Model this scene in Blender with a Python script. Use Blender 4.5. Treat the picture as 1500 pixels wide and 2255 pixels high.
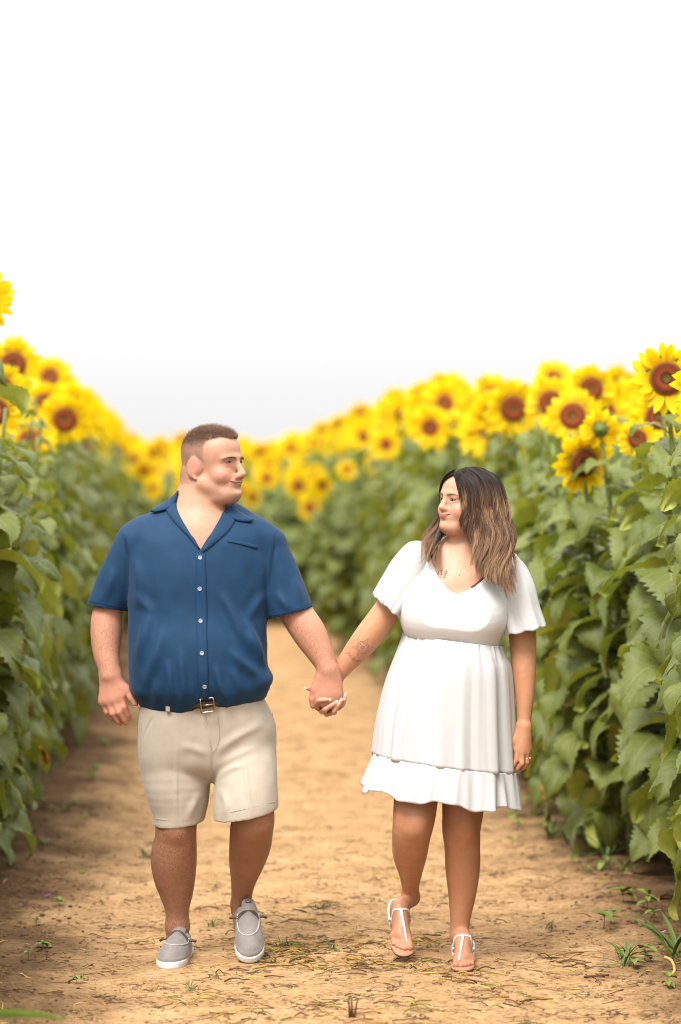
import bpy, bmesh, math, random
import numpy as np
from mathutils import Vector, Matrix, Quaternion
from mathutils.bvhtree import BVHTree

BUILD_FIELD = True
BUILD_PEOPLE = True
scene = bpy.context.scene
for _o in list(bpy.data.objects):
    bpy.data.objects.remove(_o)
COL = scene.collection
rad = math.radians
random.seed(7)
RNG = np.random.default_rng(11)

# ------------------------------------------------------------------ camera, sky, sun, exposure
CAM_H = 1.65                       # metres above the dirt
FPX, HORX, HORY = 5324.0, 750.0, 1060.0     # 85 mm lens on a 36 mm frame, in photograph pixels
cam_data = bpy.data.cameras.new('camera')
cam = bpy.data.objects.new('camera', cam_data)
COL.objects.link(cam)
cam.location = (0, 0, CAM_H)
cam.rotation_euler = (rad(90), 0, 0)
cam_data.sensor_width = 36
cam_data.lens = 85
cam_data.shift_y = -67.5 / 2255
cam_data.clip_start = 0.05
cam_data.clip_end = 3000
cam_data.dof.use_dof = True
cam_data.dof.focus_distance = 8.22
cam_data.dof.aperture_fstop = 1.5
scene.camera = cam

world = bpy.data.worlds.new('World')
scene.world = world
world.use_nodes = True
wn, wl = world.node_tree.nodes, world.node_tree.links
wn.clear()
w_out = wn.new('ShaderNodeOutputWorld')
# overcast: a grey-white dome that brightens steadily towards the zenith, over a faint clear-sky base
sky = wn.new('ShaderNodeTexSky')
sky.sky_type = 'NISHITA'
sky.sun_disc = False
sky.sun_elevation = rad(52)
sky.sun_rotation = rad(200)
sky.dust_density = 4.0
hsv = wn.new('ShaderNodeHueSaturation')
hsv.inputs['Saturation'].default_value = 0.15
wl.new(sky.outputs[0], hsv.inputs['Color'])
bg_sky = wn.new('ShaderNodeBackground')
bg_sky.inputs['Strength'].default_value = 0.02
wl.new(hsv.outputs[0], bg_sky.inputs['Color'])
tc = wn.new('ShaderNodeTexCoord')
sep = wn.new('ShaderNodeSeparateXYZ')
wl.new(tc.outputs['Generated'], sep.inputs[0])
ramp = wn.new('ShaderNodeValToRGB')
ramp.color_ramp.interpolation = 'LINEAR'
el = ramp.color_ramp.elements
el[0].position = 0.0
el[0].color = (0.302, 0.300, 0.304, 1)
el[1].position = 1.0
el[1].color = (1.15, 1.15, 1.145, 1)
e = el.new(0.10); e.color = (0.338, 0.337, 0.337, 1)
e = el.new(0.20); e.color = (0.385, 0.385, 0.385, 1)
e = el.new(0.45); e.color = (0.58, 0.58, 0.58, 1)
wl.new(sep.outputs['Z'], ramp.inputs[0])
bg_cloud = wn.new('ShaderNodeBackground')
bg_cloud.inputs['Strength'].default_value = 1.0
wl.new(ramp.outputs[0], bg_cloud.inputs['Color'])
add = wn.new('ShaderNodeAddShader')
wl.new(bg_sky.outputs[0], add.inputs[0])
wl.new(bg_cloud.outputs[0], add.inputs[1])
wl.new(add.outputs[0], w_out.inputs['Surface'])

sun_data = bpy.data.lights.new('sun', 'SUN')
sun_data.energy = 1.5
sun_data.angle = rad(20)
sun_data.color = (1.0, 0.95, 0.88)
sun = bpy.data.objects.new('sun', sun_data)
COL.objects.link(sun)
sun.location = (-3, -4, 12)
_sd = Vector((-0.35, -0.62, 0.98)).normalized()       # towards the sun: behind the camera, high, a little left
sun.rotation_euler = _sd.to_track_quat('Z', 'Y').to_euler()

vs = scene.view_settings
vs.view_transform = 'Standard'
vs.look = 'None'
vs.exposure = 1.46
vs.gamma = 1.0
vs.use_curve_mapping = False
scene.render.engine = 'CYCLES'
cy = scene.cycles
cy.use_denoising = True
try:
    cy.denoiser = 'OPENIMAGEDENOISE'
except Exception:
    pass
cy.max_bounces = 8
cy.diffuse_bounces = 2
cy.filter_width = 1.05
cy.glossy_bounces = 2
cy.transmission_bounces = 4
cy.transparent_max_bounces = 6
cy.caustics_reflective = False
cy.caustics_refractive = False
cy.sample_clamp_indirect = 6


def at(px, py, Y):
    """the point at distance Y (metres along the view axis) that projects to photograph pixel px, py"""
    return np.array([(px - HORX) / FPX * Y, Y, CAM_H - (py - HORY) / FPX * Y])


# ------------------------------------------------------------------ objects, tags, meshes
def tag(o, label=None, cat=None, group=None, kind=None):
    if label: o['label'] = label
    if cat: o['category'] = cat
    if group: o['group'] = group
    if kind: o['kind'] = kind
    return o


def empty(name, loc=(0, 0, 0), parent=None):
    o = bpy.data.objects.new(name, None)
    o.empty_display_size = 0.1
    COL.objects.link(o)
    o.location = loc
    if parent is not None:
        o.parent = parent
    return o


def place(o, parent=None):
    """link, parent; mesh coordinates are world coordinates, so undo the parent's location"""
    COL.objects.link(o)
    if parent is not None:
        o.parent = parent
        o.matrix_parent_inverse = world_of(parent).inverted()
    return o


def world_of(o):
    m = o.matrix_basis.copy()
    if o.parent is not None:
        m = world_of(o.parent) @ o.matrix_parent_inverse @ m
    return m


def new_mesh(name, V, F, mat=None, smooth=True, uv=None, cols=None):
    """V (n,3) array, F list of tuples or (m,k) array"""
    me = bpy.data.meshes.new(name)
    V = np.asarray(V, dtype=np.float32)
    if isinstance(F, np.ndarray):
        k = F.shape[1]
        nf = F.shape[0]
        me.vertices.add(len(V))
        me.vertices.foreach_set('co', V.ravel())
        me.loops.add(nf * k)
        me.loops.foreach_set('vertex_index', F.astype(np.int32).ravel())
        me.polygons.add(nf)
        me.polygons.foreach_set('loop_start', np.arange(0, nf * k, k, dtype=np.int32))
        me.update(calc_edges=True)
        me.validate()
    else:
        me.from_pydata([tuple(map(float, v)) for v in V], [], F)
    if smooth:
        me.polygons.foreach_set('use_smooth', np.ones(len(me.polygons), dtype=bool))
    if uv is not None:
        lay = me.uv_layers.new(name='UVMap')
        li = np.zeros(len(me.loops), dtype=np.int32)
        me.loops.foreach_get('vertex_index', li)
        lay.data.foreach_set('uv', np.asarray(uv, dtype=np.float32)[li].ravel())
    if cols is not None:
        a = me.color_attributes.new('Col', 'FLOAT_COLOR', 'POINT')
        c = np.ones((len(V), 4), dtype=np.float32)
        c[:, :3] = cols
        a.data.foreach_set('color', c.ravel())
    if mat is not None:
        for m in (mat if isinstance(mat, (list, tuple)) else [mat]):
            me.materials.append(m)
    me.update()
    return me


def obj(name, V, F, mat=None, parent=None, **kw):
    o = bpy.data.objects.new(name, new_mesh(name, V, F, mat, **kw))
    return place(o, parent)


def tube(points, radii, n=6, cap=True):
    """swept tube through points; radii a number or a list"""
    P = np.asarray(points, float)
    m = len(P)
    R = np.full(m, radii, float) if np.isscalar(radii) else np.asarray(radii, float)
    T = np.gradient(P, axis=0)
    T /= np.maximum(np.linalg.norm(T, axis=1, keepdims=True), 1e-9)
    up = np.array([0, 0, 1.0]) if abs(T[0][2]) < 0.9 else np.array([1.0, 0, 0])
    N = np.cross(T[0], up); N /= np.linalg.norm(N)
    V = []
    for i in range(m):
        N = N - T[i] * np.dot(N, T[i])
        N /= max(np.linalg.norm(N), 1e-9)
        B = np.cross(T[i], N)
        for j in range(n):
            a = 2 * math.pi * j / n
            V.append(P[i] + R[i] * (math.cos(a) * N + math.sin(a) * B))
    F = []
    for i in range(m - 1):
        for j in range(n):
            a, b = i * n + j, i * n + (j + 1) % n
            F.append((a, a + n, b + n, b))
    if cap:
        F.append(tuple(range(n)))
        F.append(tuple(reversed(range((m - 1) * n, m * n))))
    return np.array(V), F


def merge(parts):
    V, F, o = [], [], 0
    for v, f in parts:
        V.append(np.asarray(v))
        F += [tuple(int(i) + o for i in q) for q in f]
        o += len(v)
    return np.vstack(V), F


def catmull(pts, n):
    """n samples along a Catmull-Rom spline through pts (any dimension)"""
    P = np.asarray(pts, float)
    P = np.vstack([2 * P[0] - P[1], P, 2 * P[-1] - P[-2]])
    t = np.linspace(0, len(P) - 3 - 1e-9, n)
    i = t.astype(int)
    u = (t - i)[:, None]
    a, b, c, d = P[i], P[i + 1], P[i + 2], P[i + 3]
    return 0.5 * (2 * b + (c - a) * u + (2 * a - 5 * b + 4 * c - d) * u ** 2 + (3 * b - a - 3 * c + d) * u ** 3)


def sstep(a, b, x):
    t = np.clip((x - a) / (b - a), 0, 1)
    return t * t * (3 - 2 * t)


# ------------------------------------------------------------------ materials
def mat_new(name):
    m = bpy.data.materials.new(name)
    m.use_nodes = True
    nt = m.node_tree
    b = nt.nodes['Principled BSDF']
    return m, nt, b


def node(nt, kind, **kw):
    n = nt.nodes.new(kind)
    for k, v in kw.items():
        if k in n.inputs:
            n.inputs[k].default_value = v
        else:
            setattr(n, k, v)
    return n


def mix_rgb(nt, fac, a, b, blend='MIX'):
    n = nt.nodes.new('ShaderNodeMix')
    n.data_type = 'RGBA'
    n.blend_type = blend
    for s, v in ((n.inputs[0], fac), (n.inputs[6], a), (n.inputs[7], b)):
        if hasattr(v, 'is_output') or isinstance(v, bpy.types.NodeSocket):
            nt.links.new(v, s)
        elif isinstance(v, (int, float)):
            s.default_value = v
        else:
            s.default_value = (*v, 1) if len(v) == 3 else v
    return n.outputs[2]


def ramp_node(nt, fac, stops):
    r = nt.nodes.new('ShaderNodeValToRGB')
    els = r.color_ramp.elements
    while len(els) < len(stops):
        els.new(0.5)
    for el_, (p, c) in zip(els, stops):
        el_.position = p
        el_.color = (*c, 1) if len(c) == 3 else c
    nt.links.new(fac, r.inputs[0])
    return r.outputs[0]


def noise(nt, scale, detail=3, rough=0.55, vec=None, dist=0.0):
    n = nt.nodes.new('ShaderNodeTexNoise')
    n.inputs['Scale'].default_value = scale
    n.inputs['Detail'].default_value = detail
    n.inputs['Roughness'].default_value = rough
    n.inputs['Distortion'].default_value = dist
    if vec is not None:
        nt.links.new(vec, n.inputs['Vector'])
    return n.outputs['Fac']


def coords(nt, which='Object', scale=None, rot=None):
    t = nt.nodes.new('ShaderNodeTexCoord')
    s = t.outputs[which]
    if scale is not None or rot is not None:
        m = nt.nodes.new('ShaderNodeMapping')
        if scale is not None: m.inputs['Scale'].default_value = scale
        if rot is not None: m.inputs['Rotation'].default_value = rot
        nt.links.new(s, m.inputs['Vector'])
        s = m.outputs[0]
    return s


def bump(nt, bsdf, height, strength=0.3, dist=0.002, chain=None):
    b = nt.nodes.new('ShaderNodeBump')
    b.inputs['Strength'].default_value = strength
    b.inputs['Distance'].default_value = dist
    nt.links.new(height, b.inputs['Height'])
    if chain is not None:
        nt.links.new(chain, b.inputs['Normal'])
    nt.links.new(b.outputs[0], bsdf.inputs['Normal'])
    return b.outputs[0]


def simple_mat(name, color, rough=0.6, var=0.12, scale=60, spec=0.4, metallic=0.0, bump_s=0.0, bump_d=0.001):
    m, nt, b = mat_new(name)
    v = coords(nt)
    f = noise(nt, scale, 4, 0.6, v)
    lo = tuple(c * (1 - var) for c in color)
    hi = tuple(min(1, c * (1 + var)) for c in color)
    nt.links.new(ramp_node(nt, f, [(0.3, lo), (0.7, hi)]), b.inputs['Base Color'])
    b.inputs['Roughness'].default_value = rough
    b.inputs['Specular IOR Level'].default_value = spec
    b.inputs['Metallic'].default_value = metallic
    if bump_s:
        bump(nt, b, f, bump_s, bump_d)
    return m


# ------------------------------------------------------------------ signed-distance sculpting
class Vol:
    def __init__(s, lo, hi, h):
        s.lo = np.array(lo, float)
        s.h = h
        s.n = np.ceil((np.array(hi, float) - s.lo) / h).astype(int) + 1
        s.d = np.full(s.n, 0.3, np.float32)

    def like(s):
        o = Vol.__new__(Vol)
        o.lo, o.h, o.n = s.lo, s.h, s.n
        o.d = np.full(s.n, 0.3, np.float32)
        return o

    def put(s, prim, k=0.0, op='add'):
        f, lo, hi = prim
        pad = k + 4 * s.h + (0.0 if op == 'add' else 0.0)
        i0 = np.clip(np.floor((np.asarray(lo) - pad - s.lo) / s.h).astype(int), 0, s.n - 1)
        i1 = np.clip(np.ceil((np.asarray(hi) + pad - s.lo) / s.h).astype(int) + 1, 1, s.n)
        if np.any(i1 <= i0):
            return
        ax = [(s.lo[a] + s.h * np.arange(i0[a], i1[a])).astype(np.float32) for a in range(3)]
        q = f(ax[0][:, None, None], ax[1][None, :, None], ax[2][None, None, :])
        sl = tuple(slice(a, b) for a, b in zip(i0, i1))
        d = s.d[sl]
        if op == 'add':
            s.d[sl] = smin(d, q, k)
        elif op == 'sub':
            s.d[sl] = -smin(-d, q, k)
        else:
            s.d[sl] = -smin(-d, -q, k)

    def mesh(s, smooth=2):
        V, F = surface_nets(s.d, s.lo, s.h)
        if smooth:
            V = relax(V, F, smooth)
        return V, F


def smin(a, b, k):
    if k <= 0:
        return np.minimum(a, b)
    h = np.maximum(k - np.abs(a - b), 0) / k
    return np.minimum(a, b) - h * h * (k * 0.25)


def surface_nets(d, lo, h):
    ins = d < 0
    nx, ny, nz = d.shape
    c = np.zeros((nx - 1, ny - 1, nz - 1), np.int8)
    for i in (0, 1):
        for j in (0, 1):
            for k in (0, 1):
                c += ins[i:nx - 1 + i, j:ny - 1 + j, k:nz - 1 + k]
    act = (c > 0) & (c < 8)
    I = np.argwhere(act)
    idx = np.full(act.shape, -1, np.int32)
    idx[act] = np.arange(len(I), dtype=np.int32)
    acc = np.zeros((len(I), 3))
    cnt = np.zeros(len(I))
    cs = [(i, j, k) for i in (0, 1) for j in (0, 1) for k in (0, 1)]
    val = {q: d[I[:, 0] + q[0], I[:, 1] + q[1], I[:, 2] + q[2]].astype(float) for q in cs}
    for q in cs:
        for a in range(3):
            if q[a] == 0:
                r = list(q); r[a] = 1; r = tuple(r)
                va, vb = val[q], val[r]
                m = (va < 0) != (vb < 0)
                t = np.where(m, va / np.where(m, va - vb, 1), 0)
                p = np.tile(np.array(q, float), (len(I), 1))
                p[:, a] += t
                acc += np.where(m[:, None], p, 0)
                cnt += m
    V = lo + h * (I + acc / cnt[:, None])
    faces = []
    for a in range(3):
        b, e = (a + 1) % 3, (a + 2) % 3
        s0 = [slice(None)] * 3; s1 = [slice(None)] * 3
        s0[a] = slice(0, -1); s1[a] = slice(1, None)
        for s_ in (s0, s1):
            s_[b] = slice(1, -1); s_[e] = slice(1, -1)
        A, B = ins[tuple(s0)], ins[tuple(s1)]
        E = np.argwhere(A != B)
        flip = A[E[:, 0], E[:, 1], E[:, 2]]
        E = E.copy(); E[:, b] += 1; E[:, e] += 1
        def cell(db, de):
            q = E.copy(); q[:, b] += db; q[:, e] += de
            return idx[q[:, 0], q[:, 1], q[:, 2]]
        q = np.stack([cell(-1, -1), cell(0, -1), cell(0, 0), cell(-1, 0)], 1)
        q[~flip] = q[~flip][:, ::-1]
        faces.append(q)
    return V, np.vstack(faces)


def relax(V, F, it, w=0.5):
    e = np.vstack([F[:, [0, 1]], F[:, [1, 2]], F[:, [2, 3]], F[:, [3, 0]]])
    a = np.concatenate([e[:, 0], e[:, 1]]); b = np.concatenate([e[:, 1], e[:, 0]])
    n = len(V)
    cnt = np.maximum(np.bincount(a, minlength=n), 1)
    for q in range(it):
        s = np.stack([np.bincount(a, weights=V[b, c], minlength=n) for c in range(3)], 1)
        V = V + w * (s / cnt[:, None] - V)
    return V


def normals(V, F):
    n = np.zeros_like(V)
    fn = np.cross(V[F[:, 2]] - V[F[:, 0]], V[F[:, 3]] - V[F[:, 1]])
    for k in range(4):
        for c in range(3):
            n[:, c] += np.bincount(F[:, k], weights=fn[:, c], minlength=len(V))
    return n / np.maximum(np.linalg.norm(n, axis=1, keepdims=True), 1e-12)


def cone(a, b, ra, rb, flat=None):
    """tapered capsule; flat = (direction, factor): factor > 1 makes it thinner along direction"""
    a = np.asarray(a, float); b = np.asarray(b, float)
    ab = b - a
    L2 = max(float(ab @ ab), 1e-12)
    if flat is not None:
        fd = np.asarray(flat[0], float); fd = fd / np.linalg.norm(fd); ff = flat[1] ** 2 - 1

    def f(X, Y, Z):
        px, py, pz = X - np.float32(a[0]), Y - np.float32(a[1]), Z - np.float32(a[2])
        t = np.clip((px * np.float32(ab[0]) + py * np.float32(ab[1]) + pz * np.float32(ab[2])) / np.float32(L2), 0, 1)
        qx, qy, qz = px - t * np.float32(ab[0]), py - t * np.float32(ab[1]), pz - t * np.float32(ab[2])
        d2 = qx * qx + qy * qy + qz * qz
        if flat is not None:
            d2 = d2 + np.float32(ff) * (qx * np.float32(fd[0]) + qy * np.float32(fd[1]) + qz * np.float32(fd[2])) ** 2
        r = np.float32(ra) + np.float32(rb - ra) * t
        q = np.sqrt(d2)
        if flat is not None:
            q = q - r
            return np.where(q > 0, q / np.float32(flat[1] ** 0.5), q / np.float32(flat[1] ** 0.5))
        return q - r
    m = max(ra, rb) * (1 if flat is None or flat[1] >= 1 else 1 / flat[1])
    return f, np.minimum(a, b) - m, np.maximum(a, b) + m


def ellip(c, r, R=None):
    c = np.asarray(c, float); r = np.asarray(r, float)
    R = np.eye(3) if R is None else np.asarray(R, float)

    def f(X, Y, Z):
        px, py, pz = X - np.float32(c[0]), Y - np.float32(c[1]), Z - np.float32(c[2])
        k0 = 0; k1 = 0
        for i in range(3):
            u = px * np.float32(R[0, i]) + py * np.float32(R[1, i]) + pz * np.float32(R[2, i])
            k0 = k0 + (u * np.float32(1 / r[i])) ** 2
            k1 = k1 + (u * np.float32(1 / r[i] ** 2)) ** 2
        k0 = np.sqrt(k0); k1 = np.sqrt(k1)
        return k0 * (k0 - 1) / np.maximum(k1, np.float32(1e-6))
    m = float(np.max(r))
    e = np.sqrt((R ** 2) @ (r ** 2))
    return f, c - e, c + e


def loftz(zs, cx, cy, rx, ry, p=2.3, ends=True):
    """stack of superellipses along z (tables are smoothed); z ascending"""
    zs = np.asarray(zs, float)
    o = np.argsort(zs)
    T = np.stack([zs, cx, cy, rx, ry], 1)[o]
    D = catmull(T, 200)

    def f(X, Y, Z):
        z = Z.ravel()
        g = [np.interp(z, D[:, 0], D[:, i]).astype(np.float32)[None, None, :] for i in range(1, 5)]
        k = ((np.abs(X - g[0]) / g[2]) ** p + (np.abs(Y - g[1]) / g[3]) ** p) ** (1 / p)
        d = (k - 1) * np.minimum(g[2], g[3])
        if ends:
            d = np.maximum(d, np.maximum(np.float32(T[0, 0]) - Z, Z - np.float32(T[-1, 0])))
        return d
    lo = np.array([np.min(D[:, 1] - D[:, 3]), np.min(D[:, 2] - D[:, 4]), T[0, 0]])
    hi = np.array([np.max(D[:, 1] + D[:, 3]), np.max(D[:, 2] + D[:, 4]), T[-1, 0]])
    return f, lo, hi


def half(p, n, lo, hi):
    """half-space: negative on the side the normal points away from"""
    p = np.asarray(p, float); n = np.asarray(n, float) / np.linalg.norm(n)

    def f(X, Y, Z):
        return ((X - np.float32(p[0])) * np.float32(n[0]) + (Y - np.float32(p[1])) * np.float32(n[1])
                + (Z - np.float32(p[2])) * np.float32(n[2]))
    return f, np.asarray(lo, float), np.asarray(hi, float)


def chain(vol, pts, k=0.01, flat=None, sub=4):
    """pts: (point, radius) list; one smooth tapered limb through them, blended into the volume"""
    T = np.array([[*p, r] for p, r in pts], float)
    D = catmull(T, (len(T) - 1) * sub + 1) if len(T) > 2 else T
    prims = [cone(a[:3], b[:3], a[3], b[3], flat) for a, b in zip(D[:-1], D[1:])]
    lo = np.min([p[1] for p in prims], 0)
    hi = np.max([p[2] for p in prims], 0)
    # evaluate in short runs so each stays inside a small box, hard-joined, then blend once
    big = Vol.__new__(Vol)
    pad = k + 4 * vol.h
    i0 = np.clip(np.floor((lo - pad - vol.lo) / vol.h).astype(int), 0, vol.n - 1)
    i1 = np.clip(np.ceil((hi + pad - vol.lo) / vol.h).astype(int) + 1, 1, vol.n)
    big.lo = vol.lo + i0 * vol.h
    big.h = vol.h
    big.n = i1 - i0
    big.d = np.full(big.n, 0.3, np.float32)
    for f, l, h in prims:
        big.put((f, l - k, h + k), 0.0)
    sl = tuple(slice(a, b) for a, b in zip(i0, i1))
    vol.d[sl] = smin(vol.d[sl], big.d, k)
# ================================================================== ground
TILT = math.atan((HORX - 398) / FPX)            # the path runs a little left of the view axis
PD = np.array([-math.sin(TILT), math.cos(TILT)])     # along the path
PN = np.array([math.cos(TILT), math.sin(TILT)])      # across it, to the right
PATH_MID = 0.60


def lat(x, y):
    return x * PN[0] + y * PN[1]


def vnoise(x, y, seed=0):
    """smooth value noise for relief"""
    xi, yi = np.floor(x).astype(int), np.floor(y).astype(int)
    xf, yf = x - xi, y - yi

    def hsh(a, b):
        n = (a * 374761393 + b * 668265263 + seed * 1442695041) & 0x7fffffff
        n = ((n ^ (n >> 13)) * 1274126177) & 0x7fffffff
        return ((n ^ (n >> 16)) & 0xffff) / 65535.0
    u, v = xf * xf * (3 - 2 * xf), yf * yf * (3 - 2 * yf)
    a = hsh(xi, yi) * (1 - u) + hsh(xi + 1, yi) * u
    b = hsh(xi, yi + 1) * (1 - u) + hsh(xi + 1, yi + 1) * u
    return a * (1 - v) + b * v


def ground_h(x, y):
    l = lat(x, y)
    e = sstep(.75, 1.5, np.abs(l - PATH_MID))
    h = .014 * (vnoise(x * 1.7, y * 1.7, 1) - .5) + .010 * (vnoise(x * 6, y * 6, 2) - .5) * (.5 + e)
    h += .009 * (vnoise(x * 17, y * 17, 3) - .5) * (.45 + 1.3 * e) + .006 * (vnoise(x * 41, y * 41, 4) - .5) * (.5 + 1.2 * e)
    h += .035 * e * vnoise(x * 2.3, y * 2.3, 5)
    # two faint wheel tracks
    h -= .010 * (np.exp(-((l + .05) / .28) ** 2) + np.exp(-((l - 1.25) / .28) ** 2))
    for fx, fy in ((-.585, 8.32), (.405, 8.24), (-.32, 8.30), (.215, 8.33)):          # pressed flat underfoot
        w = np.exp(-(((x - fx) / .16) ** 2 + ((y - fy) / .24) ** 2) ** 2)
        h = h * (1 - w)
    return h


def ground_mat():
    m, nt, b = mat_new('dirt')
    v = coords(nt)
    sepn = node(nt, 'ShaderNodeSeparateXYZ'); nt.links.new(v, sepn.inputs[0])

    def math_(op, a, c=None):
        n = node(nt, 'ShaderNodeMath', operation=op)
        for s, q in zip(n.inputs, (a, c)):
            if q is None: continue
            if isinstance(q, (int, float)): s.default_value = q
            else: nt.links.new(q, s)
        return n.outputs[0]
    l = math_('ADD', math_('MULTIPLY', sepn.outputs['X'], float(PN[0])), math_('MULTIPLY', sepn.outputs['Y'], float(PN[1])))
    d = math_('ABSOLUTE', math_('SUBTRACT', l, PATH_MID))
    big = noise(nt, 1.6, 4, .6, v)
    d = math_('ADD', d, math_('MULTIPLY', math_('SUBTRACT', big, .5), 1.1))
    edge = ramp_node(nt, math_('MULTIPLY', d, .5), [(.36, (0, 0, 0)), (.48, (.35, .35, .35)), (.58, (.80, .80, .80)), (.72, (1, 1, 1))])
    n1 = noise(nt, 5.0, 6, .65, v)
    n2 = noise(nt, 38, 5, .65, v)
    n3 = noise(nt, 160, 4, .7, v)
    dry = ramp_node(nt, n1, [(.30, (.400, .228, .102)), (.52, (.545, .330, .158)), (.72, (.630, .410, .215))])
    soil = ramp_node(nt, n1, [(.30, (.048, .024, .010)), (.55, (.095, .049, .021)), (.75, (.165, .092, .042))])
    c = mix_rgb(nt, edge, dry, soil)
    c = mix_rgb(nt, 1.0, c, ramp_node(nt, n2, [(.34, (.62, .58, .54)), (.50, (1, 1, 1)), (.70, (1.10, 1.08, 1.06))]), 'MULTIPLY')
    # dry crust: fine cracks that come and go
    vo = node(nt, 'ShaderNodeTexVoronoi', feature='DISTANCE_TO_EDGE', Scale=8.0)
    wob = node(nt, 'ShaderNodeMix'); wob.data_type = 'VECTOR'
    dn = node(nt, 'ShaderNodeTexNoise', Scale=14.0, Detail=4.0)
    nt.links.new(v, dn.inputs['Vector'])
    addv = node(nt, 'ShaderNodeVectorMath', operation='MULTIPLY_ADD')
    nt.links.new(dn.outputs['Color'], addv.inputs[0]); addv.inputs[1].default_value = (.30, .30, .30); nt.links.new(v, addv.inputs[2])
    nt.links.new(addv.outputs[0], vo.inputs['Vector'])
    crack = ramp_node(nt, vo.outputs['Distance'], [(.0, (1, 1, 1)), (.055, (0, 0, 0))])
    patch_ = ramp_node(nt, noise(nt, 5.5, 5, .75, v), [(.50, (0, 0, 0)), (.58, (1, 1, 1))])
    ck = math_('MULTIPLY', crack, patch_)
    c = mix_rgb(nt, math_('MULTIPLY', ck, .85), c, (.085, .042, .018))
    fleck = ramp_node(nt, noise(nt, 48, 6, .8, v), [(.56, (0, 0, 0)), (.62, (1, 1, 1))])
    c = mix_rgb(nt, math_('MULTIPLY', fleck, .58), c, (.095, .050, .022))
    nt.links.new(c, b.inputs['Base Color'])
    b.inputs['Roughness'].default_value = .95
    b.inputs['Specular IOR Level'].default_value = .15
    h = math_('ADD', math_('MULTIPLY', n2, .7), math_('ADD', math_('MULTIPLY', n3, .35), math_('MULTIPLY', ck, -1.2)))
    bump(nt, b, h, 1.0, .022)
    return m


def build_ground():
    xs = np.concatenate([-np.geomspace(400, 3.1, 26), np.arange(-3.0, 3.81, .023), np.geomspace(3.9, 400, 26)])
    ys = np.concatenate([-np.geomspace(60, 1.0, 10), np.linspace(-.5, 5.0, 40), np.arange(5.04, 13.0, .026), np.geomspace(13.05, 900, 120)])
    X, Y = np.meshgrid(xs, ys, indexing='ij')
    Z = ground_h(X, Y) * np.exp(-np.maximum(Y - 60, 0) / 40)
    V = np.stack([X, Y, Z], -1).reshape(-1, 3)
    nx, ny = len(xs), len(ys)
    i = (np.arange(nx - 1)[:, None] * ny + np.arange(ny - 1)[None]).ravel()
    F = np.stack([i, i + ny, i + ny + 1, i + 1], 1)
    o = obj('ground', V, F, ground_mat())
    tag(o, kind='structure')
    return o


build_ground()
# ------------------------------------------------------------------ tools for figures and clothing
def vol_sample(vol, P):
    g = (P - vol.lo) / vol.h
    g = np.clip(g, 0, np.array(vol.n) - 1.001)
    i = g.astype(int); t = g - i
    out = 0
    for a in (0, 1):
        for b in (0, 1):
            for c in (0, 1):
                w = (t[:, 0] if a else 1 - t[:, 0]) * (t[:, 1] if b else 1 - t[:, 1]) * (t[:, 2] if c else 1 - t[:, 2])
                out = out + w * vol.d[i[:, 0] + a, i[:, 1] + b, i[:, 2] + c]
    return out


def trace(vols, P0, D, tmax, step=0.002):
    """march points P0 along unit directions D; first entry into any of the volumes"""
    n = len(P0)
    t = np.full(n, np.nan)
    prev = np.full(n, 1.0)
    for s in np.arange(0, tmax, step):
        todo = np.isnan(t)
        if not todo.any():
            break
        v = np.min([vol_sample(vo, P0[todo] + D[todo] * s) for vo in vols], axis=0)
        pv = prev[todo]
        hit = (v < 0)
        tt = np.full(len(v), np.nan)
        tt[hit] = s - step * np.where(pv[hit] > 0, (-v[hit]) / np.maximum(pv[hit] - v[hit], 1e-9), 0)
        t[todo] = tt
        prev[todo] = v
    return t


def grad(vols, P):
    e = 0.003
    f = lambda Q: np.min([vol_sample(v, Q) for v in vols], axis=0)
    g = np.stack([f(P + e * np.eye(3)[a]) - f(P - e * np.eye(3)[a]) for a in range(3)], 1)
    return g / np.maximum(np.linalg.norm(g, axis=1, keepdims=True), 1e-9)


CAMP = np.array([0, 0, CAM_H])


def onto(vols, px, Y0=7.7, tmax=1.1):
    """photograph pixels (n,2) laid onto the surface that stands there; returns points and normals"""
    px = np.asarray(px, float)
    Q = np.stack([(px[:, 0] - HORX) / FPX, np.ones(len(px)), -(px[:, 1] - HORY) / FPX], 1)
    D = Q / np.linalg.norm(Q, axis=1, keepdims=True)
    P0 = CAMP + Q * Y0
    t = trace(vols, P0, D, tmax)
    bad = np.isnan(t)
    if bad.all():
        t[:] = tmax * 0.5
    elif bad.any():
        gi = np.where(~bad)[0]
        for b in np.where(bad)[0]:
            t[b] = t[gi[np.argmin(np.sum((px[gi] - px[b]) ** 2, 1))]]
    P = P0 + D * t[:, None]
    return P, grad(vols, P), D


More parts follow.
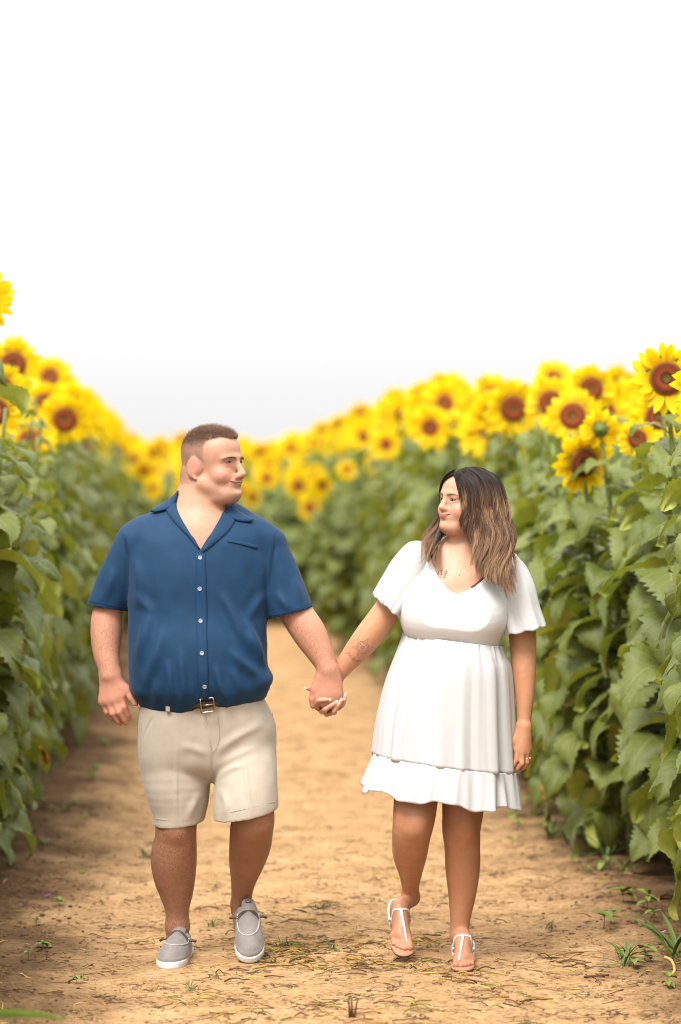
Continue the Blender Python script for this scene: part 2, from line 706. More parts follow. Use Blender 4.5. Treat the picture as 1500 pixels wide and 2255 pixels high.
def patch(vols, A, B, n=16, m=6, off=0.003, th=0.002, smooth=2, belly=0.0):
    """a sheet between two pixel rails A and B, draped on the volumes, with thickness"""
    A = catmull(A, n); B = catmull(B, n)
    G = A[:, None, :] + (B - A)[:, None, :] * np.linspace(0, 1, m)[None, :, None]
    P, N, D = onto(vols, G.reshape(-1, 2))
    P = P.reshape(n, m, 3); N = N.reshape(n, m, 3)
    for q in range(smooth):
        S = P.copy()
        S[1:-1, :, 1] = (P[:-2, :, 1] + 2 * P[1:-1, :, 1] + P[2:, :, 1]) / 4
        S[:, 1:-1, 1] = (S[:, :-2, 1] + 2 * S[:, 1:-1, 1] + S[:, 2:, 1]) / 4
        P = S
    W = np.sin(np.linspace(0, math.pi, m))[None, :, None]
    front = P + N * (off + th) + N * belly * W
    back = P + N * (off - th)
    V = np.vstack([front.reshape(-1, 3), back.reshape(-1, 3)])
    F = []
    o = n * m
    for i in range(n - 1):
        for j in range(m - 1):
            a = i * m + j
            F.append((a, a + m, a + m + 1, a + 1))
            F.append((o + a, o + a + 1, o + a + m + 1, o + a + m))
    rim = [j for j in range(m)] + [i * m + m - 1 for i in range(1, n)] + \
          [(n - 1) * m + j for j in range(m - 2, -1, -1)] + [i * m for i in range(n - 2, 0, -1)]
    for a, b in zip(rim, rim[1:] + rim[:1]):
        F.append((a, b, o + b, o + a))
    return V, F


def stroke(vols, pts, r=0.001, n=5, samples=None, off=0.0):
    pts = np.asarray(pts, float)
    c = catmull(pts, samples or max(4, len(pts) * 4)) if len(pts) > 2 else np.linspace(pts[0], pts[-1], samples or 5)
    P, N, D = onto(vols, c)
    return tube(P + N * off, r, n)


def ridges(V, N, items, vmask=None):
    """cloth folds: (pixel polyline, half width px, height m); raised where the front of the cloth faces us"""
    px = HORX + V[:, 0] / V[:, 1] * FPX
    py = HORY - (V[:, 2] - CAM_H) / V[:, 1] * FPX
    face = np.clip(-N[:, 1] * 1.6, 0, 1)
    out = np.zeros(len(V))
    Q = np.stack([px, py], 1)
    for pts, w, h in items:
        c = catmull(pts, 24) if len(pts) > 2 else np.linspace(pts[0], pts[1], 12)
        lo, hi = c.min(0) - 3 * w, c.max(0) + 3 * w
        m = np.where((px > lo[0]) & (px < hi[0]) & (py > lo[1]) & (py < hi[1]))[0]
        if not len(m):
            continue
        best = np.full(len(m), 1e9); tb = np.zeros(len(m))
        for i in range(len(c) - 1):
            a, b = c[i], c[i + 1]
            ab = b - a
            t = np.clip(((Q[m] - a) @ ab) / max(ab @ ab, 1e-9), 0, 1)
            d = np.linalg.norm(Q[m] - a - t[:, None] * ab, axis=1)
            u = d < best
            best[u] = d[u]; tb[u] = (i + t[u]) / (len(c) - 1)
        prof = np.exp(-(best / w) ** 2) - 0.16 * np.exp(-((best - 1.9 * w) / w) ** 2)
        env = np.sin(np.clip(tb, 0.0, 1.0) * math.pi) ** 1.3
        out[m] += h * prof * env
    return V + N * (out * face)[:, None]


def facing(psi, pitch=0.0, roll=0.0):
    """columns: character's left, forward, up. psi turns the face towards image right"""
    L = np.array([math.cos(psi), math.sin(psi), 0])
    Fw = np.array([math.sin(psi), -math.cos(psi), 0])
    U = np.array([0, 0, 1.0])
    c, s = math.cos(pitch), math.sin(pitch)
    Fw, U = Fw * c + U * s, U * c - Fw * s
    c, s = math.cos(roll), math.sin(roll)
    L, U = L * c + U * s, U * c - L * s
    return np.stack([L, Fw, U], 1)


def head(vol, C, R, sc, g):
    """sculpt a head: local x = own left, y = forward, z = up, origin between the ears"""
    C = np.asarray(C, float)
    W = lambda p: C + R @ (np.asarray(p, float) * sc)

    def E(c, r, k, op='add', rot=None):
        RR = R if rot is None else R @ rot
        vol.put(ellip(W(c), np.asarray(r, float) * sc, RR), k * sc, op)

    def K(a, b, ra, rb, k, flat=None):
        vol.put(cone(W(a), W(b), ra * sc, rb * sc, flat), k * sc)

    def rx(a):
        c, s = math.cos(a), math.sin(a)
        return np.array([[1, 0, 0], [0, c, -s], [0, s, c]])

    def rz(a):
        c, s = math.cos(a), math.sin(a)
        return np.array([[c, -s, 0], [s, c, 0], [0, 0, 1]])
    fat = g.get('fat', 0.0)
    E((0, -.014, .047), (.077, .098, .080), 0.0)
    E((0, .035 + g.get('fore', 0), .058), (.062, .061, .052), .03)
    if g.get('occ'):
        E((0, -.050, -.015), (.060, .056, .062), .03)
    E((0, .040, .010), (.063, .058, .070), .03)
    E((0, .036, -.046), (.056 + fat, .060, .064), .03)
    E((0, .078, -.093), (.026 + fat * .4, .026, .019), .025)
    for s in (-1, 1):
        K((s * (.054 + fat), .002, -.056), (s * (.024 + fat * .5), .074, -.092), .018, .017, .03)
        E((s * (.036 + fat * .4), .066, -.032), (.027, .028, .027), .02)
        bz = g.get('browz', 0)
        K((s * .010, .098 + g.get('fore', 0) * .7, .031 + bz), (s * .045, .080 + g.get('fore', 0) * .7, .028 + bz), .0085, .008, .015)
    E((0, .087, -.054), (.032, .022, .022), .02)
    # eye sockets, eyeballs with lids
    for s in (-1, 1):
        E((s * .031, .110, .011), (.018, .014, .0105), .012, 'sub')
        E((s * .031, .0805, .0105), (.0145, .0145, .0135), .004)
        K((s * .019, .094, .0185), (s * .043, .087, .0165), .0042, .004, .005)
        K((s * .020, .0945, .0005), (s * .042, .087, .0015), .0040, .004, .006)
    # nose
    nt_, nz = g.get('nose', .135), g.get('nosez', -.027)
    K((0, .0975, .020), (0, nt_ - .0115, nz + .002), .0085, .0118, .012)
    E((0, nt_ - .014, nz - .001), (.0125, .0135, .0115), .006)
    for s in (-1, 1):
        E((s * .0125, nt_ - .023, nz - .006), (.0085, .0105, .0085), .009)
        E((s * .0065, nt_ - .016, nz - .0155), (.004, .006, .0045), .003, 'sub')
    # mouth
    mz = g.get('mouthz', -.057)
    w = g.get('mouthw', .023)
    lp = g.get('lip', 0.0)
    for s in (-1, 1):
        K((0, .1055 + lp, mz + .0050), (s * w * .6, .0985 + lp, mz + .0050), .0058, .003, .010)
        K((0, .1045 + lp, mz - .0060), (s * w * .5, .0985 + lp, mz - .0045), .0066, .003, .010)
        E((s * (w + .010), .068 - fat * .3, mz + .022), (.015, .018, .015), .018)
    E((0, g.get('chin', .105) - .018, -.094), (.019, .018, .014), .014)
    E((0, .118, mz - .019), (.022, .014, .006), .010, 'sub')
    # ears
    if g.get('ears', True):
        for s in (-1, 1):
            rot = rz(s * .10) @ rx(-.15)
            es, ey = g.get('ear', 1.0), g.get('earx', -.020)
            E((s * .0785, ey, -.004), (.0075, .020 * es, .031 * es), .006, 'add', rot)
            E((s * .0890, ey + .005, .001), (.0085, .0095 * es, .0175 * es), .003, 'sub', rot)
            E((s * .0825, ey + .002, -.002), (.0030, .0050 * es, .014 * es), .003, 'add', rot)
            E((s * .0690, ey + .010, -.006), (.0125, .024, .027), .008)
            K((s * .0770, ey + .008, -.004 - .028 * es), (s * .079, ey + .012, -.004 - .031 * es), .0075, .006, .005)
    return W


def face_points(vol, C, R, sc, L):
    """head-local (x, z) points pressed onto the front of the face"""
    L = np.asarray(L, float)
    q = np.stack([L[:, 0], np.full(len(L), .16), L[:, 1]], 1)
    P0 = C + q @ R.T * sc
    D = np.tile(-R[:, 1], (len(L), 1))
    t = trace([vol], P0, D, .16 * sc, .0012)
    t = np.where(np.isnan(t), np.nanmax(t) if not np.isnan(t).all() else .06, t)
    P = P0 + D * t[:, None]
    return P, grad([vol], P)


def groove(vol, C, R, sc, pts, r, k, out=.0015):
    P, N = face_points(vol, C, R, sc, catmull(pts, 10))
    P = P + N * (r - out)
    for a, b in zip(P[:-1], P[1:]):
        vol.put(cone(a, b, r, r), k, 'sub')


def lips(vol, C, R, sc, w, mz, smile, full, mat, line_mat, parent):
    n, m = 21, 4
    xs = np.linspace(-w, w, n)
    u = xs / w
    mid = mz + smile * np.abs(u) ** 2.0
    up = mid + full * (.0068 * (1 - np.abs(u) ** 2.2) - .0014 * np.exp(-(u / .16) ** 2))
    dn = mid - full * .0088 * (1 - np.abs(u) ** 2.4)
    for a, b, nm in ((mid, up, 'lip'), (dn, mid, 'lip')):
        Q = np.stack([np.repeat(xs, m), (a[:, None] + (b - a)[:, None] * np.linspace(0, 1, m)[None]).ravel()], 1)
        P, N = face_points(vol, C, R, sc, Q)
        bulge = np.tile(np.sin(np.linspace(0, math.pi, m)), n)
        V = P + N * (.0012 + .0012 * bulge * (1 - np.repeat(np.abs(u), m) ** 3))[:, None]
        F = [(i * m + j, (i + 1) * m + j, (i + 1) * m + j + 1, i * m + j + 1) for i in range(n - 1) for j in range(m - 1)]
        obj(nm, V, F, mat, parent)
    P, N = face_points(vol, C, R, sc, np.stack([xs * 1.08, mid], 1))
    v, f = tube(P + N * .0021, np.interp(np.abs(u), [0, .8, 1], [.0011, .0012, .0008]), 5)
    obj('mouth_line', v, f, line_mat, parent)


def finger(vol, pts, r0, r1, k=0.0035):
    """pts: joints, base first"""
    n = len(pts)
    for i in range(n - 1):
        ra = r0 + (r1 - r0) * i / (n - 1)
        rb = r0 + (r1 - r0) * (i + 1) / (n - 1)
        vol.put(cone(pts[i], pts[i + 1], ra, rb), k)


def nail(parent, tip, along, out, w, l, mat):
    """a fingernail: a small curved plate on the finger end"""
    a = np.asarray(along, float); a /= np.linalg.norm(a)
    u = np.asarray(out, float); u = u - a * (u @ a); u /= np.linalg.norm(u)
    s = np.cross(a, u)
    V, F = [], []
    n, m = 5, 5
    for lay in (0, 1):
        for i in range(n):
            t = i / (n - 1)
            ww = w * (0.85 + 0.3 * math.sin(t * math.pi * .8)) * (1 if i < n - 1 else .8)
            for j in range(m):
                v = (j / (m - 1)) * 2 - 1
                V.append(np.asarray(tip) + a * (t - .5) * l + s * v * ww + u * ((1 - v * v * .7) * w * .55 - lay * .0014 - .15 * w * (t - .5) ** 2 * 4))
    for i in range(n - 1):
        for j in range(m - 1):
            q = i * m + j
            F.append((q, q + 1, q + m + 1, q + m)); q += n * m
            F.append((q, q + m, q + m + 1, q + 1))
    return obj('fingernail', V, F, mat, parent)


def skin_mat(name, sss=0.12, hair=False, rough=0.5):
    m, nt, b = mat_new(name)
    at_ = node(nt, 'ShaderNodeAttribute', attribute_name='Col')
    v = coords(nt)
    f = noise(nt, 55, 5, 0.6, v)
    f2 = noise(nt, 9, 3, 0.5, v)
    c = mix_rgb(nt, 1.0, at_.outputs['Color'], ramp_node(nt, f2, [(.3, (.90, .86, .84)), (.7, (1.06, 1.05, 1.05))]), 'MULTIPLY')
    c = mix_rgb(nt, 1.0, c, ramp_node(nt, f, [(.3, (.92, .90, .90)), (.7, (1.05, 1.04, 1.04))]), 'MULTIPLY')
    if hair:   # short dark limb hair, thickest where the attribute's alpha asks for it
        hv = coords(nt, scale=(620, 620, 95), rot=(0.1, 0.35, 0.0))
        hf = noise(nt, 1.0, 3, 0.7, hv, 0.4)
        hm = ramp_node(nt, hf, [(.50, (0, 0, 0)), (.66, (1, 1, 1))])
        hw = node(nt, 'ShaderNodeAttribute', attribute_name='Hair')
        mm = node(nt, 'ShaderNodeMath', operation='MULTIPLY')
        nt.links.new(hm, mm.inputs[0]); nt.links.new(hw.outputs['Fac'], mm.inputs[1])
        c = mix_rgb(nt, mm.outputs[0], c, (0.045, 0.022, 0.012))
    nt.links.new(c, b.inputs['Base Color'])
    b.inputs['Roughness'].default_value = rough
    b.inputs['Specular IOR Level'].default_value = 0.35
    b.inputs['Subsurface Weight'].default_value = sss
    b.inputs['Subsurface Radius'].default_value = (1.0, 0.35, 0.2)
    b.inputs['Subsurface Scale'].default_value = 0.008
    bump(nt, b, noise(nt, 260, 4, .7, v), 0.25, 0.0012)
    return m


def attr_float(me, name, vals):
    a = me.attributes.new(name, 'FLOAT', 'POINT')
    a.data.foreach_set('value', np.asarray(vals, np.float32))


def mixc(a, b, f):
    return a + (np.asarray(b) - a) * np.asarray(f)[:, None]


def blob(P, c, r):
    """soft falloff 1 at c to 0 at r (r may be per-axis)"""
    q = (P - np.asarray(c)) / np.asarray(r)
    return np.exp(-np.sum(q * q, axis=-1) * 1.2)


def hair_strands(roots, dirs, length, r, rng, bend=None, seg=3, taper=True):
    """short strands as thin three-sided spikes; returns V, F, t (0 root .. 1 tip)"""
    n = len(roots)
    L = np.broadcast_to(length, n)
    V, t = [], []
    side = np.cross(dirs, rng.normal(size=(n, 3))); side /= np.linalg.norm(side, axis=1, keepdims=True)
    up = np.cross(dirs, side)
    rows = []
    for s in range(seg):
        u = s / seg
        c = roots + dirs * (L * u)[:, None]
        if bend is not None:
            c = c + bend * ((u ** 2) * L)[:, None]
        rr = r * (1 - 0.6 * u if taper else 1)
        for k in range(3):
            a = 2 * math.pi * k / 3
            rows.append(c + side * (rr * math.cos(a)) + up * (rr * math.sin(a)))
            t.append(np.full(n, u))
    tip = roots + dirs * L[:, None]
    if bend is not None:
        tip = tip + bend * L[:, None]
    rows.append(tip); t.append(np.ones(n))
    V = np.stack(rows, 1).reshape(-1, 3)
    t = np.stack(t, 1).ravel()
    per = 3 * seg + 1
    base = (np.arange(n) * per)[:, None]
    F = []
    tri = []
    for s in range(seg - 1):
        for k in range(3):
            a, b = s * 3 + k, s * 3 + (k + 1) % 3
            tri.append((a, b, b + 3)); tri.append((a, b + 3, a + 3))
    for k in range(3):
        tri.append(((seg - 1) * 3 + k, (seg - 1) * 3 + (k + 1) % 3, per - 1))
    F = (base[:, :, None] + np.array(tri)[None]).reshape(-1, 3)
    return V, F, t


def trim_hidden(o, vols, depth=.010):
    """drop skin that lies well inside clothing (never seen)"""
    me = o.data
    n = len(me.vertices)
    co = np.zeros(n * 3, np.float32); me.vertices.foreach_get('co', co); co = co.reshape(-1, 3)
    hid = np.zeros(n, bool)
    for vo in vols:
        ins = np.all((co > vo.lo) & (co < vo.lo + vo.h * (np.array(vo.n) - 2)), axis=1)
        d = np.full(n, 1.0); d[ins] = vol_sample(vo, co[ins].astype(float))
        hid |= d < -depth
    bm = bmesh.new(); bm.from_mesh(me)
    bm.verts.ensure_lookup_table()
    bmesh.ops.delete(bm, geom=[bm.verts[i] for i in np.where(hid)[0]], context='VERTS')
    bm.to_mesh(me); bm.free()
# ================================================================== the man
YM = 8.32


def mpx(r, Y=YM):
    return r * Y / FPX


def build_man():
    A = at
    root = empty("person", (-0.46, 8.38, 0))
    tag(root, 'man in blue button shirt and beige shorts walking beside the woman', 'person')
    vol = Vol((-0.92, 7.98, -0.02), (0.08, 8.72, 1.90), 0.0035)
    y = YM
    # ---- torso (under the shirt), pelvis
    rows = [  # py, left, right, centre depth, half depth
        (1108, 415, 475, y + .02, .030), (1125, 372, 515, y + .018, .060), (1145, 322, 566, y + .012, .090), (1170, 290, 591, y + .005, .112), (1200, 284, 590, y - .005, .125), (1260, 282, 588, y - .015, .140),
        (1345, 283, 588, y - .02, .150), (1400, 284, 588, y - .03, .165), (1440, 285, 592, y - .035, .172),
        (1480, 287, 599, y - .035, .176), (1510, 292, 604, y - .03, .172), (1545, 310, 590, y - .02, .155),
        (1600, 312, 600, y, .150), (1680, 322, 600, y + .01, .135)]
    tab = [(CAM_H - (r[0] - HORY) / FPX * y, ((r[1] + r[2]) / 2 - HORX) / FPX * y, r[3], (r[2] - r[1]) / 2 / FPX * y, r[4]) for r in rows]
    T = np.array(tab)
    Tb = T.copy(); Tb[:, 3] -= .014; Tb[:, 4] -= .012
    low = np.array([r[0] for r in rows]) > 1460
    Tb[low, 3] -= .03; Tb[low, 4] -= .03
    vol.put(loftz(*Tb.T, p=2.4), 0.0)
    # shoulders, trapezius, neck
    chain(vol, [(A(300, 1196, y + .01), mpx(38)), (A(380, 1165, y + .015), mpx(48)), (A(440, 1160, y + .01), mpx(55)),
                (A(510, 1170, y + .015), mpx(46)), (A(588, 1198, y + .01), mpx(38))], 0.04)
    chain(vol, [(A(345, 1168, y + .04), mpx(24)), (A(400, 1128, y + .04), mpx(30)), (A(445, 1095, y + .035), mpx(42)), (A(490, 1130, y + .04), mpx(30)), (A(540, 1172, y + .04), mpx(24))], 0.04)
    chain(vol, [(A(441, 1160, y - .0), mpx(56)), (A(447, 1095, y + .012), mpx(53)), (A(448, 1050, y + .02), mpx(48))], 0.04)
    vol.put(ellip(A(443, 1185, y - .048), (.085, .060, .085)), 0.04)
    # ---- head
    R = facing(rad(56), rad(2))
    C = A(467, 1027, y - .01)
    sc = 1.03
    man_g = g = dict(fat=.003, nose=.1365, nosez=-.031, mouthz=-.058, chin=.114, mouthw=.034, ear=1.18, lip=-.003, smile=.005, earx=-.022, occ=1, fore=.006, browz=-.006)
    W = head(vol, C, R, sc, g)
    vol.put(ellip(W((0, .038, -.108)), np.array((.046, .050, .022)) * sc, R), .025)     # soft double chin
    for s in (-1, 1):
        groove(vol, C, R, sc, [(s * .019, -.036), (s * .028, -.047), (s * .036, -.057), (s * .038, -.066)], .0028, .004, .0008)
    # ---- arm at image left (hanging)
    chain(vol, [(A(300, 1208, y + .01), mpx(36)), (A(264, 1275, y + .02), mpx(35)), (A(238, 1345, y + .02), mpx(33.5)),
                (A(234, 1395, y + .005), mpx(34.5)), (A(235, 1440, y - .015), mpx(29.5)), (A(240, 1466, y - .03), mpx(25.5)),
                (A(243, 1487, y - .04), mpx(24))], 0.02)
    ya = y - .04
    flat = ((0.25, 1, 0), 1.45)
    wr = A(244, 1488, ya)
    mcp = {'i': A(264, 1531, ya - .018), 'm': A(250, 1538, ya - .020), 'r': A(237, 1542, ya - .014), 'p': A(227, 1544, ya - .002)}
    for q, rr in (('i', 13), ('m', 14), ('r', 14), ('p', 12)):
        vol.put(cone(wr, mcp[q], mpx(20, ya), mpx(rr, ya), flat), 0.014)
    f_l = []
    spec = {'i': [(273, 1557, -.022), (281, 1574, -.010), (285, 1582, .0)],
            'm': [(262, 1568, -.026), (273, 1586, -.012), (278, 1593, .0)],
            'r': [(248, 1571, -.020), (259, 1588, -.004), (265, 1594, .008)],
            'p': [(235, 1568, -.006), (244, 1581, .006), (250, 1586, .016)]}
    for q in 'imrp':
        pts = [mcp[q]] + [A(a, b, ya + d) for a, b, d in spec[q]]
        r0, r1 = (mpx(7.6, ya), mpx(5.6, ya)) if q != 'p' else (mpx(6.6, ya), mpx(4.8, ya))
        vol.put(cone(mcp[q] + (0, .004, .006), pts[1], r0 * 1.02, r0), .008)
        finger(vol, pts[1:], r0 * .98, r1, .002)
        f_l.append((pts[-1], pts[-1] - pts[-2], (0.15, -1, 0.1), r1))
    tp = [A(262, 1506, ya + .0), A(279, 1519, ya - .012), A(289, 1537, ya - .02), A(297, 1549, ya - .022)]
    vol.put(cone(wr + (0.01, 0, -.01), tp[1], mpx(13, ya), mpx(10.5, ya)), .014)
    finger(vol, tp[1:], mpx(9, ya), mpx(7, ya), .004)
    f_l.append((tp[-1], tp[-1] - tp[-2], (0.75, -.8, 0.5), mpx(7, ya)))
    # ---- arm at image right (holding hands)
    yb = 8.235
    chain(vol, [(A(586, 1210, y + .01), mpx(36)), (A(617, 1285, y + .0), mpx(37)), (A(652, 1349, y - .02), mpx(36.5)), (A(680, 1392, y - .04), mpx(37)),
                (A(697, 1422, y - .055), mpx(32)), (A(713, 1452, y - .07), mpx(26)), (A(722, 1475, yb), mpx(22))], 0.02)
    w2 = A(723, 1480, yb)
    m2 = {'i': A(700, 1536, yb - .012), 'm': A(716, 1546, yb - .016), 'r': A(733, 1547, yb - .012), 'p': A(748, 1538, yb)}
    for q, rr in (('i', 11.5), ('m', 12), ('r', 12), ('p', 11)):
        vol.put(cone(w2, m2[q], mpx(19, yb), mpx(rr, yb), ((0.1, 1, 0.1), 1.35)), 0.016)
    vol.put(cone(A(725, 1500, yb), A(724, 1530, yb - .01), mpx(27, yb), mpx(28, yb), ((0, 1, 0.1), 2.0)), .014)
    sp2 = {'i': [(699, 1557, .012), (706, 1562, .045), (712, 1545, .060)], 'm': [(716, 1567, .010), (720, 1572, .045), (724, 1552, .062)],
           'r': [(734, 1567, .014), (736, 1568, .048), (737, 1550, .062)], 'p': [(749, 1555, .020), (748, 1556, .046), (746, 1542, .058)]}
    for q in 'imrp':
        pts = [m2[q]] + [A(a, b, yb + d) for a, b, d in sp2[q]]
        r0 = mpx(7.4 if q != 'p' else 6.6, yb)
        vol.put(cone(m2[q], pts[1], r0 * 1.1, r0), .006)
        finger(vol, pts[1:], r0, r0 * .85, .002)
    t2 = [A(706, 1496, yb + .0), A(692, 1518, yb - .006), A(688, 1540, yb - .008), A(689, 1554, yb - .004)]
    vol.put(cone(t2[0], t2[1], mpx(14, yb), mpx(10, yb)), .014)
    finger(vol, t2[1:], mpx(8.4, yb), mpx(6.6, yb), .004)
    f_l.append((t2[-1], t2[-1] - t2[-2], (-.8, -.5, 0.0), mpx(6.4, yb)))
    # ---- legs
    chain(vol, [(A(386, 1610, y), mpx(58)), (A(388, 1730, y + .0), mpx(52)), (A(388, 1812, 8.32), mpx(46)), (A(387, 1845, 8.33), mpx(46)),
                (A(383, 1885, 8.36), mpx(51)), (A(384, 1925, 8.385), mpx(47.5)), (A(388, 1962, 8.40), mpx(38)), (A(390, 2000, 8.41), mpx(27.5)),
                (A(391, 2040, 8.42), mpx(25))], 0.02)
    chain(vol, [(A(391, 2040, 8.42), mpx(25)), (A(389, 2072, 8.43), mpx(24)), (A(380, 2100, 8.30), mpx(19))], 0.02)
    vol.put(ellip(A(390, 1822, 8.268), (.035, .03, .045)), .03)
    chain(vol, [(A(525, 1610, y), mpx(58)), (A(543, 1720, 8.26), mpx(52)), (A(556, 1795, 8.22), mpx(48)), (A(554, 1830, 8.26), mpx(47)),
                (A(551, 1860, 8.32), mpx(46)), (A(544, 1895, 8.37), mpx(40)), (A(537, 1935, 8.43), mpx(29)), (A(533, 1965, 8.47), mpx(24)),
                (A(532, 1992, 8.50), mpx(22.5))], 0.02)
    chain(vol, [(A(532, 1992, 8.50), mpx(22)), (A(533, 2012, 8.50), mpx(23)), (A(540, 2075, 8.36), mpx(20))], 0.02)
    V, F = vol.mesh(2)
    # ---- colours
    N = normals(V, F)
    L = (V - C) @ R / sc
    face = np.array((.510, .282, .190))
    arm = np.array((.490, .245, .155))
    leg = np.array((.355, .180, .108))  # tan skin darkened further, putting the dimmer light low down into the colour
    cols = np.tile(face, (len(V), 1))
    px = HORX + V[:, 0] / V[:, 1] * FPX
    py = HORY - (V[:, 2] - CAM_H) / V[:, 1] * FPX
    z = V[:, 2]
    armm = (((px < 292) | (px > 600)) & (py > 1210) & (py < 1620)).astype(float)
    cols = mixc(cols, arm, armm)
    legm = sstep(1640, 1700, py)
    cols = mixc(cols, leg, legm)
    hand = armm * sstep(1478, 1510, py)
    cols = mixc(cols, (.50, .235, .155), hand * .8)
    hd = (py < 1140) & (np.abs(L[:, 0]) < .12) & (L[:, 2] > -.16)
    h = hd.astype(float)
    # rosy cheeks, nose, ears
    for s in (-1, 1):
        cols = mixc(cols, (.57, .225, .16), h * .55 * blob(L, (s * .045, .075, -.030), (.028, .04, .026)))
        cols = mixc(cols, (.58, .21, .15), h * .6 * blob(L, (s * .085, -.02, 0), (.012, .03, .04)))
    cols = mixc(cols, (.56, .22, .16), h * .5 * blob(L, (0, .13, -.03), (.02, .02, .02)))
    # shaved jaw, lips, brows
    jaw = h * sstep(-.045, -.075, L[:, 2]) * sstep(-.005, .03, L[:, 1]) * sstep(-.13, -.10, L[:, 2])
    cols = mixc(cols, (.46, .27, .20), .45 * jaw)
    mz = g['mouthz']
    lipm = 0 * h * np.exp(-((L[:, 2] - mz + .0015) / .0075) ** 4) * sstep(.031, .024, np.abs(L[:, 0])) * sstep(.088, .096, L[:, 1])
    cols = mixc(cols, (.58, .19, .155), .8 * lipm)
    # clipped hair: darker and denser towards the crown
    side = sstep(.024, .004, L[:, 1] + .012 * np.sin(L[:, 2] * 90)) * sstep(-.085, -.03, L[:, 2])
    side *= 1 - blob(L, (-.085, -.018, -.005), (.012, .026, .036)) - blob(L, (.085, -.018, -.005), (.012, .026, .036))
    # hairline: forward limit grows with height
    zz_ = L[:, 2] - .016 * sstep(.012, .045, np.abs(L[:, 0])) * sstep(.0, .03, L[:, 1])
    lim = np.interp(zz_, [-.05, .0, .05, .068, .080, .092, .2], [-.02, .012, .018, .03, .072, .10, .2])
    
    inhair = sstep(.016, -.012, L[:, 1] - lim) * h * sstep(-.075, -.035, L[:, 2])
    earm = blob(L, (-.085, -.018, -.004), (.012, .024, .034)) + blob(L, (.085, -.018, -.004), (.012, .024, .034))
    inhair *= np.clip(1 - 1.6 * earm, 0, 1)
    dens = inhair * np.interp(L[:, 2], [-.07, .0, .05, .085, .115], [.30, .42, .52, .70, .90])
    cols = mixc(cols, (.170, .105, .072), dens)
    me = new_mesh('body', V, F, skin_mat('man_skin', hair=True), cols=cols)
    hw = np.clip(legm * .9 + armm * sstep(1345, 1380, py) * sstep(1500, 1470, py) * .55, 0, 1)
    attr_float(me, 'Hair', hw)
    body = place(bpy.data.objects.new('body', me), root)
    # ---- eyes and brows
    brown = simple_mat('man_hair', (.16, .095, .06), .55, .3, 200)
    eye_dark = simple_mat('eye_dark', (.03, .018, .012), .25, .1, 50)
    eye_white = simple_mat('eye_white', (.46, .39, .35), .3, .05, 50)

    def eye(s, a, parent):
        c = np.array((s * .031, .0945, .0095))
        V_, F_ = [], []
        n = 14
        for i in range(n):
            t = i / (n - 1) * 2 - 1
            hh = .0042 * (1 - t * t) ** .7 * a
            for w in (-1, 0, 1):
                p = np.array((s * .031 + t * .0135, 0, .0092 + w * hh + .0012 * (1 - t * t)))
                p[1] = .0805 + math.sqrt(max(.0160 ** 2 - (t * .0125) ** 2 - (w * hh) ** 2, 0)) 
                V_.append(C + R @ (p * sc))
        for i in range(n - 1):
            for w in (0, 1):
                q = i * 3 + w
                F_.append((q, q + 1, q + 4, q + 3) if s else (q,))
        o = obj('eye', V_, F_, [eye_white, eye_dark], parent)
        for p in o.data.polygons:
            i = p.index // 2
            p.material_index = 1 if 4 <= i <= 9 or i in (0, n - 2) else 0
        # lash line
        lid = [C + R @ (np.array((s * .031 + t * .0145, .0805 + math.sqrt(max(.0172 ** 2 - (t * .0125) ** 2, 0)), .0096 + .0050 * (1 - t * t) ** .7 * a)) * sc)
               for t in np.linspace(-1, 1, 9)]
        v, f = tube(lid, [.0008, .0015, .0018, .0019, .0019, .0019, .0018, .0015, .0008], 5)
        obj('eyelash', v, f, eye_dark, o)
    lips(vol, C, R, sc, .033, g['mouthz'], .007, .72, simple_mat('man_lip', (.50, .195, .155), .45, .08, 80), simple_mat('man_mouth_line', (.20, .065, .05), .6, .1, 50), body)
    for s in (-1, 1):
        eye(s, .62, body)
        # eyebrow: many short hairs
        rt, dr = [], []
        for i in range(150):
            t = RNG.random()
            p = np.array((s * (.012 + .044 * t), .0, .0225 + .0035 * math.sin(t * 2.6) - .004 * t * t + RNG.normal() * .0014))
            rt.append(p); dr.append((s * 1.0, .15, .25 - .5 * t))
        rt = np.array(rt)
        q0 = C + (rt + (0, .14, 0)) @ R.T * sc
        D = np.tile(-R[:, 1], (len(rt), 1))
        tt = trace([vol], q0, D, .1, .0015)
        ok = ~np.isnan(tt)
        pos = (q0 + D * np.nan_to_num(tt)[:, None])[ok]
        dd = (np.array(dr)[ok] @ R.T); dd /= np.linalg.norm(dd, axis=1, keepdims=True)
        if len(pos):
            v, f, t_ = hair_strands(pos, dd, .0075, .0005, RNG)
            obj('eyebrow', v, f, brown, body)
    # ---- hair on the crown
    m = np.where((inhair > .35) & (earm < .12) & (L[:, 2] > -.06) & (RNG.random(len(V)) < np.interp(L[:, 2], [-.06, 0, .03, .06, .08], [.10, .22, .35, .7, 1])))[0]
    pick = RNG.choice(m, size=11000)
    p = V[pick] + RNG.normal(size=(11000, 3)) * .0012
    l = L[pick]
    ln = np.interp(l[:, 2], [.0, .04, .06, .075, .09, .105, .125], [.0008, .0012, .0022, .005, .010, .015, .018]) * RNG.uniform(.45, 1.25, 11000)
    ln *= np.where(l[:, 1] > .05, 1.15, 1)
    d = N[pick] + .35 * (R @ np.array((0, .9, .6)))[None] + RNG.normal(size=(11000, 3)) * .24
    d /= np.linalg.norm(d, axis=1, keepdims=True)
    v, f, t_ = hair_strands(p, d, ln, .00050, RNG, bend=np.tile((R @ np.array((0, .25, .1))), (11000, 1)))
    hc = np.array((.15, .085, .052)) + (np.array((.40, .25, .16)) - np.array((.15, .085, .052))) * (t_ * .8 * RNG.random(11000).repeat(10))[:, None]
